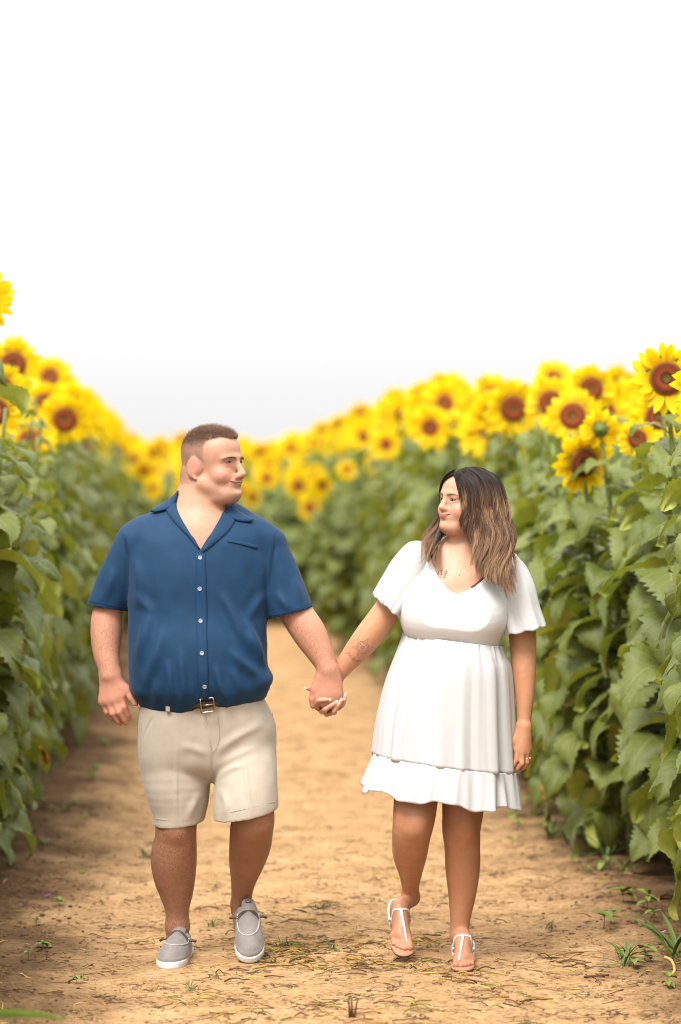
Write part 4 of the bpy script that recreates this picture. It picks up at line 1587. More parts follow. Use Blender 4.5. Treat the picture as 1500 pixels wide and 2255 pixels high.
def build_woman():
    A = at
    root = empty('person', (0.35, 8.33, 0))
    tag(root, 'woman in short white ruffled dress and sandals walking beside the man', 'person')
    vol = Vol((-0.15, 7.98, -0.02), (0.74, 8.70, 1.72), 0.0035)
    y = YW
    rows = [(1195, 1000, 1045, y + .01, .03), (1215, 950, 1100, y + .012, .055), (1240, 915, 1126, y + .008, .085), (1280, 902, 1118, y - .005, .105), (1330, 893, 1110, y - .015, .115),
            (1375, 894, 1105, y - .015, .112), (1415, 900, 1098, y - .005, .104), (1460, 886, 1102, y, .118), (1540, 872, 1112, y + .005, .135),
            (1620, 868, 1108, y + .01, .135), (1690, 880, 1090, y + .01, .11)]
    T = np.array([(CAM_H - (r[0] - HORY) / FPX * y, ((r[1] + r[2]) / 2 - HORX) / FPX * y, r[3], (r[2] - r[1]) / 2 / FPX * y, r[4]) for r in rows])
    Tb = T.copy()
    Tb[4:, 3] -= .018; Tb[4:, 4] -= .014
    vol.put(loftz(*Tb.T, p=2.2), 0)
    chain(vol, [(A(925, 1232, y + .01), mpx(30)), (A(975, 1222, y + .015), mpx(36)), (A(1022, 1222, y + .015), mpx(42)), (A(1070, 1232, y + .015), mpx(36)), (A(1118, 1250, y + .01), mpx(30))], .04)
    chain(vol, [(A(1019, 1235, y + .0), mpx(37)), (A(1024, 1195, y + .006), mpx(34)), (A(1029, 1155, y + .012), mpx(33))], .04)
    for bx, by, s in ((950, 1345, -1), (1048, 1352, 1)):
        vol.put(ellip(A(bx, by, y - .070), (.078, .068, .074)), .05)
    R = facing(rad(-52), rad(3), rad(-3))
    C = A(1026, 1107, y - .015)
    sc = .90
    g = dict(fat=.0, nose=.128, nosez=-.024, mouthz=-.052, chin=.108, mouthw=.028, lip=-.001, ears=False)
    W = head(vol, C, R, sc, g)
    vol.put(ellip(W((0, .040, -.102)), np.array((.046, .046, .024)) * sc, R), .025)
    vol.put(ellip(W((.052, .030, -.045)), np.array((.014, .042, .036)) * sc, R), .025)
    vol.put(ellip(W((-.052, .030, -.045)), np.array((.014, .042, .036)) * sc, R), .025)
    for s in (-1, 1):
        groove(vol, C, R, sc, [(s * .018, -.034), (s * .026, -.044), (s * .033, -.052)], .0026, .004, .0006)
    # ---- arm at image right, hanging
    chain(vol, [(A(1118, 1258, y + .01), mpx(30)), (A(1138, 1320, y + .015), mpx(32)), (A(1149, 1383, y + .01), mpx(30.5)), (A(1152, 1430, y + .0), mpx(28.5)),
                (A(1154, 1475, y - .015), mpx(26.5)), (A(1156, 1530, y - .03), mpx(21)), (A(1155, 1575, y - .04), mpx(16)), (A(1154, 1598, y - .045), mpx(14.5))], .02)
    ya = y - .05
    f_l = []
    wr = A(1153, 1602, ya)
    mcp = {'i': A(1139, 1650, ya - .012), 'm': A(1149, 1656, ya - .014), 'r': A(1159, 1655, ya - .006), 'p': A(1165, 1649, ya + .006)}
    for q, rr in (('i', 9.5), ('m', 10), ('r', 9.5), ('p', 8.5)):
        vol.put(cone(wr, mcp[q], mpx(13.5), mpx(rr), ((.3, 1, 0), 1.3)), .012)
    spec = {'i': [(1137, 1674, -.020), (1129, 1688, -.018), (1124, 1694, -.012)], 'm': [(1150, 1681, -.022), (1140, 1692, -.012), (1133, 1696, -.004)],
            'r': [(1161, 1678, -.008), (1154, 1690, .002), (1147, 1695, .010)], 'p': [(1167, 1670, .008), (1163, 1682, .016), (1157, 1689, .022)]}
    for q in 'imrp':
        pts = [mcp[q]] + [A(a, b, ya + d) for a, b, d in spec[q]]
        r0, r1 = (mpx(5.8), mpx(4.2)) if q != 'p' else (mpx(5.0), mpx(3.7))
        vol.put(cone(mcp[q], pts[1], r0 * 1.1, r0), .006)
        finger(vol, pts[1:], r0, r1, .002)
        f_l.append((pts[-1], pts[-1] - pts[-2], (-.2, -1, 0.25), r1))
    tp = [A(1143, 1615, ya), A(1129, 1632, ya - .008), A(1121, 1655, ya - .012), A(1118, 1670, ya - .010)]
    vol.put(cone(tp[0], tp[1], mpx(10), mpx(8)), .012)
    finger(vol, tp[1:], mpx(6.6), mpx(5.0), .004)
    f_l.append((tp[-1], tp[-1] - tp[-2], (-.5, -1, 0), mpx(5)))
    # ---- arm at image left, reaching to his hand
    chain(vol, [(A(918, 1245, y + .01), mpx(30)), (A(885, 1300, y + .01), mpx(32)), (A(846, 1354, y + .0), mpx(30.5)), (A(814, 1398, y - .005), mpx(31)), (A(790, 1428, y - .005), mpx(28)),
                (A(766, 1457, y - .005), mpx(22.5)), (A(748, 1480, y - .005), mpx(18)), (A(738, 1494, y - .005), mpx(17))], .02)
    yb = 8.275
    w2 = A(736, 1497, yb)
    pal = [A(706, 1548, yb + .002), A(718, 1558, yb), A(735, 1560, yb), A(750, 1550, yb + .004)]
    for p in pal:
        vol.put(cone(w2, p, mpx(14), mpx(9), ((0, 1, .2), 1.2)), .012)
    yh = 8.235
    fs = [[pal[0], A(695, 1550, yh - .004), A(703, 1542, yh - .030), A(714, 1541, yh - .036), A(721, 1541, yh - .036)],
          [pal[1], A(709, 1567, yh + .008), A(717, 1562, yh - .030), A(730, 1554, yh - .037), A(738, 1548.5, yh - .037)],
          [pal[2], A(727, 1571, yh + .010), A(736, 1566, yh - .028), A(745, 1553, yh - .034), A(750, 1545, yh - .033)],
          [pal[3], A(745, 1560, yh + .014), A(755, 1552, yh - .012), A(759, 1541, yh - .020), A(760, 1533, yh - .019)]]
    for i, f in enumerate(fs):
        r0, r1 = (mpx(6.6), mpx(5.0)) if i < 3 else (mpx(5.8), mpx(4.4))
        finger(vol, f, r0, r1, .002)
        f_l.append((f[-1], f[-1] - f[-2], (0, -1, .15), r1))
    th = [A(716, 1515, yb), A(697, 1518, yb + .004), A(684, 1517, yb - .004), A(677, 1516, yb - .008)]
    vol.put(cone(th[0], th[1], mpx(11), mpx(8)), .01)
    finger(vol, th[1:], mpx(6.5), mpx(4.6), .003)
    f_l.append((th[-1], th[-1] - th[-2], (0, -.6, .8), mpx(4.8)))
    # ---- legs and feet
    chain(vol, [(A(1030, 1640, y + .01), mpx(54)), (A(1023, 1740, y + .01), mpx(49)), (A(1019, 1790, 8.28), mpx(45)), (A(1016, 1828, 8.285), mpx(42)), (A(1018, 1862, 8.30), mpx(39.5)),
                (A(1019, 1910, 8.32), mpx(38.5)), (A(1018, 1965, 8.335), mpx(31.5)), (A(1014, 2020, 8.335), mpx(23)), (A(1011, 2062, 8.335), mpx(19))], .02)
    vol.put(ellip(A(1022, 1822, 8.232), (.032, .022, .04)), .03)
    chain(vol, [(A(930, 1640, y + .0), mpx(54)), (A(918, 1740, 8.23), mpx(49)), (A(912, 1800, 8.20), mpx(46)), (A(906, 1840, 8.23), mpx(42)), (A(903, 1880, 8.30), mpx(38)),
                (A(904, 1918, 8.38), mpx(27)), (A(904, 1950, 8.44), mpx(20)), (A(905, 1976, 8.475), mpx(19))], .02)
    vol.put(ellip(A(914, 1815, 8.155), (.032, .025, .042)), .03)
    # foot in its own frame: heel y=.02, toes y=.235
    fr = [(foot_frame((A(1018, 2125, 8.13)[0], 8.125, -.001), rad(-4), rad(-2), .25), 1, A(1011, 2062, 8.335), mpx(19)),
          (foot_frame((A(890, 2100, 8.30)[0], 8.285, .020), rad(5), rad(-24), .25), -1, A(905, 1976, 8.475), mpx(19))]
    toes = []
    for M, mir, ank, ra in fr:
        G = lambda x, yy, z: np.array(M @ Vector((x * mir, yy, z)))
        # local +x is the big-toe side after mirroring
        chain(vol, [(ank, ra), (G(0, .065, .075), .027), (G(0, .035, .042), .027)], .015)
        chain(vol, [(G(0, .075, .075), .028), (G(.002, .115, .050), .028), (G(.003, .160, .032), .021), (G(.004, .185, .026), .013)], .02)
        vol.put(cone(G(0, .035, .036), G(-.012, .16, .028), .026, .020), .02)
        vol.put(cone(G(.016, .150, .030), G(-.026, .155, .025), .017, .014), .012)
        vol.put(cone(G(.020, .175, .026), G(-.032, .160, .022), .014, .011), .012)
        for i, (x, y1, r) in enumerate(((.022, .222, .0120), (.004, .226, .0082), (-.009, .219, .0078), (-.021, .209, .0074), (-.033, .196, .0070))):
            vol.put(cone(G(x * .95, y1 - .045, .024), G(x, y1, .0125 + r * .6), r * 1.05, r), .003)
            toes.append((G(x, y1 + r * .15, .0125 + r * .6 + r * .45), G(0, 1, 0) - G(0, 0, 0), G(0, .3, 1) - G(0, 0, 0), r))
    V, F = vol.mesh(2)
    L = (V - C) @ R / sc
    px = HORX + V[:, 0] / V[:, 1] * FPX
    py = HORY - (V[:, 2] - CAM_H) / V[:, 1] * FPX
    skin = np.array((.545, .305, .200)); leg = np.array((.430, .212, .118)); arm = np.array((.510, .255, .140))  # leg: tan plus the weaker light near the ground, both in the colour
    cols = np.tile(skin, (len(V), 1))
    cols = mixc(cols, arm, ((px > 1105) | (px < 900)) * sstep(1280, 1320, py))
    cols = mixc(cols, (.53, .29, .20), (px < 775) * 1.0 * sstep(1480, 1510, py) * sstep(1700, 1690, py))
    cols = mixc(cols, leg, sstep(1705, 1730, py))
    cols = mixc(cols, (.45, .215, .125), sstep(1990, 2040, py))
    h = ((py < 1190) & (np.abs(L[:, 0]) < .12)).astype(float)
    for s in (-1, 1):
        cols = mixc(cols, (.60, .24, .175), h * .7 * blob(L, (s * .045, .07, -.028), (.026, .04, .022)))
    cols = mixc(cols, (.58, .25, .18), h * .4 * blob(L, (0, .125, -.026), (.018, .02, .018)))
    me = new_mesh('body', V, F, skin_mat('woman_skin', rough=.42), cols=cols)
    body = place(bpy.data.objects.new('body', me), root)
    lips(vol, C, R, sc, .030, g['mouthz'], .008, .85, simple_mat('woman_lip', (.56, .20, .18), .4, .08, 80), simple_mat('woman_mouth_line', (.22, .06, .05), .6, .1, 50), body)
    dark = simple_mat('woman_lash', (.020, .012, .010), .5, .2, 200)
    white = simple_mat('woman_eye_white', (.44, .37, .33), .3, .05, 50)
    for s in (-1, 1):
        xs = np.linspace(-1, 1, 15)
        hh = .0034 * (1 - np.abs(xs) ** 2.2) ** .8
        zc = .0085 + .0012 * xs * s
        rowsE = []
        for w in (-1, -.33, .33, 1):
            P, N = face_points(vol, C, R, sc, np.stack([s * .031 + xs * .0125, zc + w * hh], 1))
            rowsE.append(P + N * .0014)
        Ve = np.stack(rowsE, 1).reshape(-1, 3)
        Fe = [(i * 4 + j, (i + 1) * 4 + j, (i + 1) * 4 + j + 1, i * 4 + j + 1) for i in range(14) for j in range(3)]
        eo = obj('eye', Ve, Fe, [white, dark], body)
        for p in eo.data.polygons:
            i = p.index // 3
            p.material_index = 1 if (5 <= i <= 9) else 0
        P, N = face_points(vol, C, R, sc, np.stack([s * .031 + xs * .0135, zc + hh + .0006 + .0010 * np.abs(xs)], 1))
        v, f = tube(P + N * .002, [.0005] + [.0012] * 13 + [.0005], 5)
        obj('eyelash', v, f, dark, eo)
        P, N = face_points(vol, C, R, sc, np.stack([s * .031 + xs * .0128, zc - hh - .0006], 1))
        v, f = tube(P + N * .0004, .0007, 4)
        obj('lower_lash', v, f, dark, eo)
        t = np.linspace(0, 1, 13)
        P, N = face_points(vol, C, R, sc, np.stack([s * (.011 + .040 * t), .0255 + .0065 * np.sin(t * 2.4) - .003 * t], 1))
        v, f = tube(P + N * .0008, np.interp(t, [0, .15, .6, 1], [.0008, .0015, .0012, .0004]), 6)
        obj('eyebrow', v, f, simple_mat('woman_brow', (.10, .055, .038), .7, .3, 300), body)
    nm = simple_mat('woman_nail', (.70, .42, .36), .3, .05, 40)
    for tip, al, out, r in f_l:
        nail(body, tip + np.asarray(al) / np.linalg.norm(al) * r * .75, al, out, r * .66, r * 1.9, nm)
    pn = simple_mat('toenail', (.72, .22, .20), .3, .05, 40)
    for tip, al, out, r in toes:
        o = nail(body, tip, al, out, r * .62, r * 1.2, pn)
        o.name = 'toenail'
    return root, body, vol, T, dict(C=C, R=R, sc=sc, W=W), fr


def two_rail(Lr, Rr, depth, yc, n, k, shape, p=2.0, th=.0016):
    """a hollow cloth tube whose silhouette follows two pixel rails; shape(i01, theta) -> (radial factor, lift m)"""
    Lr = catmull(Lr, n); Rr = catmull(Rr, n)
    dp = np.interp(np.linspace(0, 1, n), np.linspace(0, 1, len(depth)), depth)
    yy = np.interp(np.linspace(0, 1, n), np.linspace(0, 1, len(yc)), yc) if not np.isscalar(yc) else np.full(n, yc)
    th_ = np.arange(k) * 2 * math.pi / k
    V = np.zeros((n, k, 3))
    C = np.zeros((n, 3))
    for i in range(n):
        a = at(*Lr[i], yy[i]); b = at(*Rr[i], yy[i])
        c = (a + b) / 2; u = (b - a) / 2
        C[i] = c
        cs, sn = np.cos(th_), np.sin(th_)
        ex = (np.abs(cs) ** p + np.abs(sn) ** p) ** (-1 / p)
        rf, lift = shape(i / (n - 1), th_)
        V[i] = c + (cs * ex * rf)[:, None] * u + (sn * ex * rf * dp[i])[:, None] * np.array((0, 1, 0)) + lift[:, None] * np.array((0, 0, 1))
    I = V + (C[:, None, :] - V) * (th / np.maximum(np.linalg.norm(C[:, None, :] - V, axis=2, keepdims=True), .01))
    VV = np.vstack([V.reshape(-1, 3), I.reshape(-1, 3)])
    F = []
    o = n * k
    for i in range(n - 1):
        for j in range(k):
            a, b = i * k + j, i * k + (j + 1) % k
            F.append((a, b, b + k, a + k))
            F.append((o + a, o + a + k, o + b + k, o + b))
    for i in (0, n - 1):
        for j in range(k):
            a, b = i * k + j, i * k + (j + 1) % k
            F.append((a, b, o + b, o + a) if i else (b, a, o + a, o + b))
    return VV, F


def dress_woman(root, body, bvol, T):
    A, y = at, YW
    white = cloth_mat('dress_white', (.67, .665, .67), .8, weave=(1200, 1200, 260), bs=.12, bd=.0005, var=.02, sheen=.1, trans=.22)
    # smocked bodice: rows of tiny puckers
    smock, nt, b = mat_new('dress_smocking')
    b.inputs['Base Color'].default_value = (.67, .665, .67, 1)
    b.inputs['Roughness'].default_value = .8
    v = coords(nt, scale=(210, 210, 520))
    ns = noise(nt, 1.0, 1, .5, v)
    wv = node(nt, 'ShaderNodeTexWave', bands_direction='Z', Scale=105.0, Distortion=2.0, Detail=1.0)
    nt.links.new(coords(nt), wv.inputs['Vector'])
    mm = node(nt, 'ShaderNodeMath', operation='ADD')
    nt.links.new(ns, mm.inputs[0]); nt.links.new(wv.outputs['Fac'], mm.inputs[1])
    bump(nt, b, mm.outputs[0], .25, .0016)
    vol = Vol((.10, 8.02, 1.0), (.70, 8.50, 1.50), .003)
    Ts = T.copy()
    Ts[:, 3] += .004; Ts[:, 4] += .004
    vol.put(loftz(*Ts.T, p=2.2), 0)
    chain(vol, [(A(925, 1232, y + .01), mpx(33)), (A(975, 1222, y + .015), mpx(39)), (A(1022, 1222, y + .015), mpx(44)), (A(1070, 1232, y + .015), mpx(39)), (A(1118, 1250, y + .01), mpx(33))], .04)
    for bx, by in ((950, 1345), (1048, 1352)):
        vol.put(ellip(A(bx, by, y - .072), (.088, .076, .084)), .08)
    lo, hi = vol.lo, vol.lo + vol.h * np.array(vol.n)
    a, b_ = A(894, 1402, y - .08), A(1102, 1430, y - .08)
    n = np.cross(b_ - a, (0, 1, 0)); n /= np.linalg.norm(n)
    if n[2] > 0: n = -n
    vol.put(half((a + b_) / 2, -n, lo, hi), .008, 'sub')
    vol.put(prism_px([(1008, 1309), (990, 1301), (966, 1272), (952, 1236), (930, 1165), (1095, 1165), (1078, 1250), (1068, 1273), (1045, 1293)], y - .30, y + .30), .006, 'sub')
    V, F = vol.mesh(2)
    dress = empty('dress', (0, 0, 0), root)
    dress.matrix_parent_inverse = world_of(root).inverted()
    dress['label'] = 'short white dress with smocked bodice, flutter sleeves and ruffled hem'
    obj('bodice', V, F, smock, dress)
    rng = np.random.default_rng(5)
    ph = rng.uniform(0, 6.28, 12)

    def skirt_shape(t, th):
        g = .030 * np.exp(-t * 4.5) * (np.abs(np.sin(23 * th + ph[0])) - .5 + .6 * np.sin(31 * th + ph[1]))
        lowf = (np.sin(9 * th + ph[2] + .5 * t) + .7 * np.sin(14 * th + ph[3]) + .55 * np.sin(21 * th + ph[4] - .6 * t) + .4 * np.sin(5 * th + ph[5]))
        lowf = lowf + .9 * np.abs(np.sin(8.5 * th + ph[6] + .4 * t)) + .6 * np.abs(np.sin(13 * th + ph[7])) - .9
        return 1 + g + (.014 + .022 * t) * t ** .5 * lowf * .8, np.zeros_like(th)
    V, F = two_rail([(891, 1393), (873, 1438), (850, 1500), (832, 1580), (823, 1659)], [(1105, 1421), (1115, 1446), (1126, 1483), (1132, 1600), (1137, 1700)],
                    [.134, .158, .172, .182, .188], y, 46, 300, skirt_shape, 2.15)
    obj('skirt', V, F, white, dress)

    def ruffle_shape(t, th):
        w = np.sin(19 * th + ph[6] + 1.7 * np.sin(3 * th + 1) + .9 * np.sin(7 * th)) + .6 * np.sin(34 * th + ph[7] + np.sin(4 * th)) * (1 - .6 * t) + .7 * np.sin(11 * th + ph[8])
        lowf = (np.sin(9 * th + ph[2] + .5) + .7 * np.sin(14 * th + ph[3]) + .55 * np.sin(21 * th + ph[4] - .6) + .4 * np.sin(5 * th + ph[5]))
        return 1.004 + .0225 * lowf * .75 * (1 - .6 * t) + (.008 + .030 * t) * w, .010 * t * np.sin(7 * th + ph[9]) + .003 * t * np.sin(19 * th + ph[6])
    V, F = two_rail([(823, 1657), (813, 1690), (799, 1734)], [(1137, 1698), (1141, 1735), (1145, 1778)], [.190, .200, .212], y, 22, 420, ruffle_shape, 2.1)
    obj('hem_ruffle', V, F, white, dress)

    def sl_shape(k1, k2):
        def f(t, th):
            w = np.sin(6 * th + ph[k1]) + .6 * np.sin(11 * th + ph[k2]) + .25 * np.sin(23 * th + ph[k1] * 2)
            return 1 + .045 * t ** 2 * w + .02 * np.exp(-t * 6) * np.sin(30 * th), -.003 * t ** 3 * np.sin(9 * th + ph[k2])
        return f
    V, F = two_rail([(938, 1192), (902, 1194), (868, 1228), (845, 1266), (821, 1309)], [(957, 1236), (944, 1282), (925, 1312), (905, 1338), (884, 1364)],
                    [.050, .072, .080, .082, .086], [y + .01, y + .0, y - .01, y - .015, y - .02], 34, 150, sl_shape(3, 8), 2.2)
    obj('sleeve', V, F, white, dress)
    V, F = two_rail([(1082, 1250), (1080, 1300), (1088, 1335), (1098, 1370), (1107, 1398)], [(1110, 1220), (1150, 1236), (1174, 1280), (1188, 1335), (1202, 1378)],
                    [.050, .072, .080, .084, .088], [y + .01, y + .0, y - .01, y - .015, y - .02], 34, 150, sl_shape(5, 9), 2.2)
    obj('sleeve', V, F, white, dress)
    # waist seam cord
    st = stroke([vol], [(896, 1394), (950, 1403), (1000, 1410), (1050, 1419), (1100, 1429)], .0022, 6, 50, off=.0015)
    maroon = simple_mat('strap_maroon', (.16, .018, .030), .7, .1, 100)
    v, f = patch([bvol], [(1040, 1297), (1054, 1288), (1070, 1272)], [(1037, 1292), (1050, 1283), (1066, 1266)], 10, 4, off=.003, th=.0012, smooth=0)
    obj('strap', v, f, maroon, root)
    trim_hidden(body, [vol], .015)
    return vol, white


def woman_extras(root, body, bvol, dvol, fr):
    A = at
    ink = simple_mat('tattoo_ink', (.15, .11, .105), .7, .15, 200)
    S = []
    c = np.array((798.5, 1426.0))
    def circ(r, n=28): return [(c[0] + r * math.cos(t), c[1] + r * math.sin(t)) for t in np.linspace(0, 2 * math.pi, n)]
    for r in (13.5, 10.5, 2.5):
        S.append(stroke([bvol], circ(r), .00055, 4, 40))
    for i in range(8):
        a = rad(45 * i + 10)
        S.append(stroke([bvol], [(c[0] + 2.5 * math.cos(a), c[1] + 2.5 * math.sin(a)), (c[0] + 10.5 * math.cos(a), c[1] + 10.5 * math.sin(a))], .0005, 4, 4))
    for a in (-118, -58, -2, 62, 122, 182):
        a = rad(a)
        d = np.array((math.cos(a), math.sin(a))); n = np.array((-d[1], d[0]))
        for s in (-1, 1):
            S.append(stroke([bvol], [c + d * 13 + n * s * 2.6, c + d * 17 + n * s * 2.2, c + d * 23.5], .0005, 4, 6))
    v, f = merge(S)
    obj('tattoo', v, f, ink, body)['label'] = 'line tattoo of a ship wheel on the forearm'
    # script lettering drawn as strokes in letter boxes (x right, y up, unit = x-height)
    GL = {'g': [[(.8, .9), (.4, 1), (.1, .5), (.4, .1), (.8, .5), (.8, .9), (.8, -.4), (.5, -.9), (.1, -.6)]],
          'u': [[(.1, 1), (.1, .3), (.4, 0), (.75, .4), (.8, 1), (.8, .2), (1, 0)]], 'i': [[(.3, 1), (.3, .2), (.6, 0)], [(.3, 1.5), (.35, 1.45)]],
          'd': [[(.8, .9), (.4, 1), (.1, .5), (.4, 0), (.8, .5), (.85, 2), (.85, .2), (1.05, 0)]], 'e': [[(.1, .5), (.8, .6), (.5, 1), (.1, .6), (.3, 0), (.9, .3)]],
          'm': [[(0, 1), (.1, 0), (.15, .8), (.4, 1), (.5, 0), (.55, .8), (.85, 1), (.95, 0), (1.1, .1)]],
          's': [[(0, .1), (.4, .7), (.6, 1.1), (.7, .5), (.4, 0), (.05, .2)]], 't': [[(.5, 2.1), (.35, .4), (.5, 0), (.9, .3)], [(0, 1.3), (.9, 1.35)]],
          'y': [[(.1, 1), (.15, .4), (.5, .2), (.85, 1), (.75, -.3), (.4, -1), (.1, -.7), (.9, .2)]]}

    def script(text, p0, ux, uy, sz, r, path=None):
        out = []
        x = 0.0
        for ch in text:
            if ch == ' ':
                x += .7; continue
            for st in GL[ch]:
                pts = []
                for a, b in st:
                    if path is not None:
                        q, tdir = path(x + a)
                        nrm = np.array((tdir[1], -tdir[0]))
                        pts.append(q + nrm * b * sz)
                    else:
                        pts.append(np.array(p0) + np.array(ux) * (x + a) * sz + np.array(uy) * b * sz)
                out.append(stroke([bvol], pts, r, 4, max(8, len(pts) * 4)))
            x += 1.15
        return out
    arc = catmull([(766, 1435), (770, 1446), (778, 1455), (788, 1458.5), (799, 1455)], 120)
    seg = np.r_[0, np.cumsum(np.linalg.norm(np.diff(arc, axis=0), axis=1))]

    def on_arc(u):
        s_ = np.clip(u * 4.9, 0, seg[-1] - 1)
        q = np.array((np.interp(s_, seg, arc[:, 0]), np.interp(s_, seg, arc[:, 1])))
        q2 = np.array((np.interp(s_ + .8, seg, arc[:, 0]), np.interp(s_ + .8, seg, arc[:, 1])))
        d = q2 - q
        return q, d / np.linalg.norm(d)
    v, f = merge(script('guide me', None, None, None, 4.6, .0006, on_arc))
    obj('tattoo', v, f, ink, body)['label'] = 'curved script tattoo below the ship wheel'
    v, f = merge(script('sty', (960.5, 1267), (1, -.12), (.12, -1), 7.2, .0010))
    obj('tattoo', v, f, ink, body)['label'] = 'script tattoo on the chest beside the neckline'
    # ---- necklace, ring
    gold = simple_mat('jewellery_gold', (.80, .55, .30), .25, .05, 50, metallic=1.0)
    gem = simple_mat('jewellery_stone', (.80, .78, .76), .1, .05, 50, spec=.9)
    ch = stroke([bvol], [(985, 1205), (992, 1232), (1003, 1251), (1011, 1257), (1022, 1250), (1038, 1236), (1050, 1215)], .00032, 4, 60, off=.0004)
    nk = obj('necklace', *ch, gold, root)
    P, N, D = onto([bvol], [(1011, 1258), (1010.5, 1264), (1010, 1268)])
    v, f = tube(P + N * .003, [.0012, .0026, .0006], 6)
    obj('pendant', v, f, gem, nk)
    ya = YW - .05
    c0 = at(1160.5, 1670, ya - .006)
    ax = at(1161, 1678, ya - .008) - at(1159, 1655, ya - .006); ax /= np.linalg.norm(ax)
    s = np.cross(ax, (0, 1, 0)); s /= np.linalg.norm(s); u = np.cross(s, ax)
    lp = [c0 + (s * math.cos(t) + u * math.sin(t)) * mpx(6.6) for t in np.linspace(0, 2 * math.pi, 20)]
    rg = obj('ring', *tube(lp, .0010, 5, False), gold, root)
    sp = c0 + (s * .8 + u * -.6) * mpx(7.6) * (1 if s[0] > 0 else -1)
    v, f = tube([sp - (0, .002, 0), sp, sp + (.003, 0, .001)], [.0012, .0028, .0012], 8)
    obj('ring_stone', v, f, gem, rg)
    # ---- sandals
    tan = simple_mat('sandal_sole', (.40, .20, .115), .6, .12, 150, bump_s=.15)
    silver = simple_mat('sandal_strap', (.66, .63, .62), .45, .15, 500, bump_s=.5, bump_d=.002)
    edge = simple_mat('sandal_outsole', (.10, .065, .05), .7, .2, 200)
    prof = [(.030, .028), (.07, .029), (.12, .031), (.165, .037), (.20, .041), (.222, .036)]
    D_ = catmull(prof, 24)
    outl = []
    for t in np.linspace(-math.pi / 2, math.pi / 2, 14):
        outl.append((D_[-1][1] * math.sin(t) * -1 * -1, D_[-1][0] + D_[-1][1] * math.cos(t)))
    right = [(r, yy) for yy, r in D_[::-1]]
    toe = [(D_[-1][1] * math.sin(t), D_[-1][0] + D_[-1][1] * math.cos(t)) for t in np.linspace(-math.pi / 2, math.pi / 2, 14)]
    heel = [(D_[0][1] * math.cos(t), D_[0][0] - D_[0][1] * math.sin(t)) for t in np.linspace(0, math.pi, 12)]
    left = [(-r, yy) for yy, r in D_]
    ring = toe + right[1:] + heel[1:-1] + left[:-1]
    ring = np.array(ring)
    for M, mir, ank, ra in fr:
        G = lambda q: np.array([np.array(M @ Vector((p[0] * mir, p[1], p[2]))) for p in q])
        so = empty('sandal', (0, 0, 0), root)
        so.matrix_parent_inverse = world_of(root).inverted()
        so['label'] = 'tan sandal with silver straps planted on the dirt' if mir == 1 else 'tan sandal with silver straps lifted in a step'
        n = len(ring)

        def slab(z0, z1, k):
            c = np.array((0, .125))
            R_ = [(1.0 * k - .03, z0), (1.0 * k, z0 + .002), (1.0 * k, z1 - .003), (1.0 * k - .04, z1), (.5, z1 + .0002)]
            V, F = [], []
            for q, z in R_:
                V += [(*(c + (p - c) * q), z + (0 if z < z1 else 0)) for p in ring]
            for r in range(len(R_) - 1):
                for j in range(n):
                    a, b = r * n + j, r * n + (j + 1) % n
                    F.append((a, b, b + n, a + n))
            F.append(tuple(range(n)))
            F.append(tuple(range((len(R_) - 1) * n, len(R_) * n)))
            return G(V), F
        v, f = slab(0.0, .006, .99)
        obj('outsole', v, f, edge, so)
        v, f = slab(.0055, .0135, 1.0)
        obj('footbed', v, f, tan, so)
        up = np.array(M.to_3x3() @ Vector((0, 0, 1)))
        def top(x, yy):
            P0 = G([(x, yy, .125)])
            t = trace([bvol], P0, -up[None], .15, .001)
            return P0[0] - up * (t[0] if not np.isnan(t[0]) else .11)
        # strap up the instep from between the toes
        ys = np.linspace(.205, .100, 14)
        mid = np.array([top(.013 - .013 * (i / 13), q) for i, q in enumerate(ys)])
        v, f = tube(mid + up * .001, np.linspace(.0036, .0062, 14), 6)
        obj('toe_strap', v, f, silver, so)
        xs = np.linspace(-.030, .030, 13)
        br = np.array([top(x, .100 - .012 * (abs(x) / .03) ** 2) for x in xs])
        sideL = G([(-.036, .070, .040), (-.034, .030, .052), (-.022, .000, .060), (0, -.004, .062), (.022, .000, .060), (.034, .030, .052), (.036, .070, .040)])
        loop = np.vstack([br, sideL[::-1], br[:1]])
        v, f = tube(catmull(loop, 60), .0042, 6)
        obj('ankle_strap', v, f, silver, so)
        for s_ in (-1, 1):
            q = G([(s_ * .0285, .085, .010), (s_ * .036, .078, .030), (s_ * .034, .088, .046)])
            v, f = tube(catmull(q, 8), .0046, 6)
            obj('side_strap', v, f, silver, so)
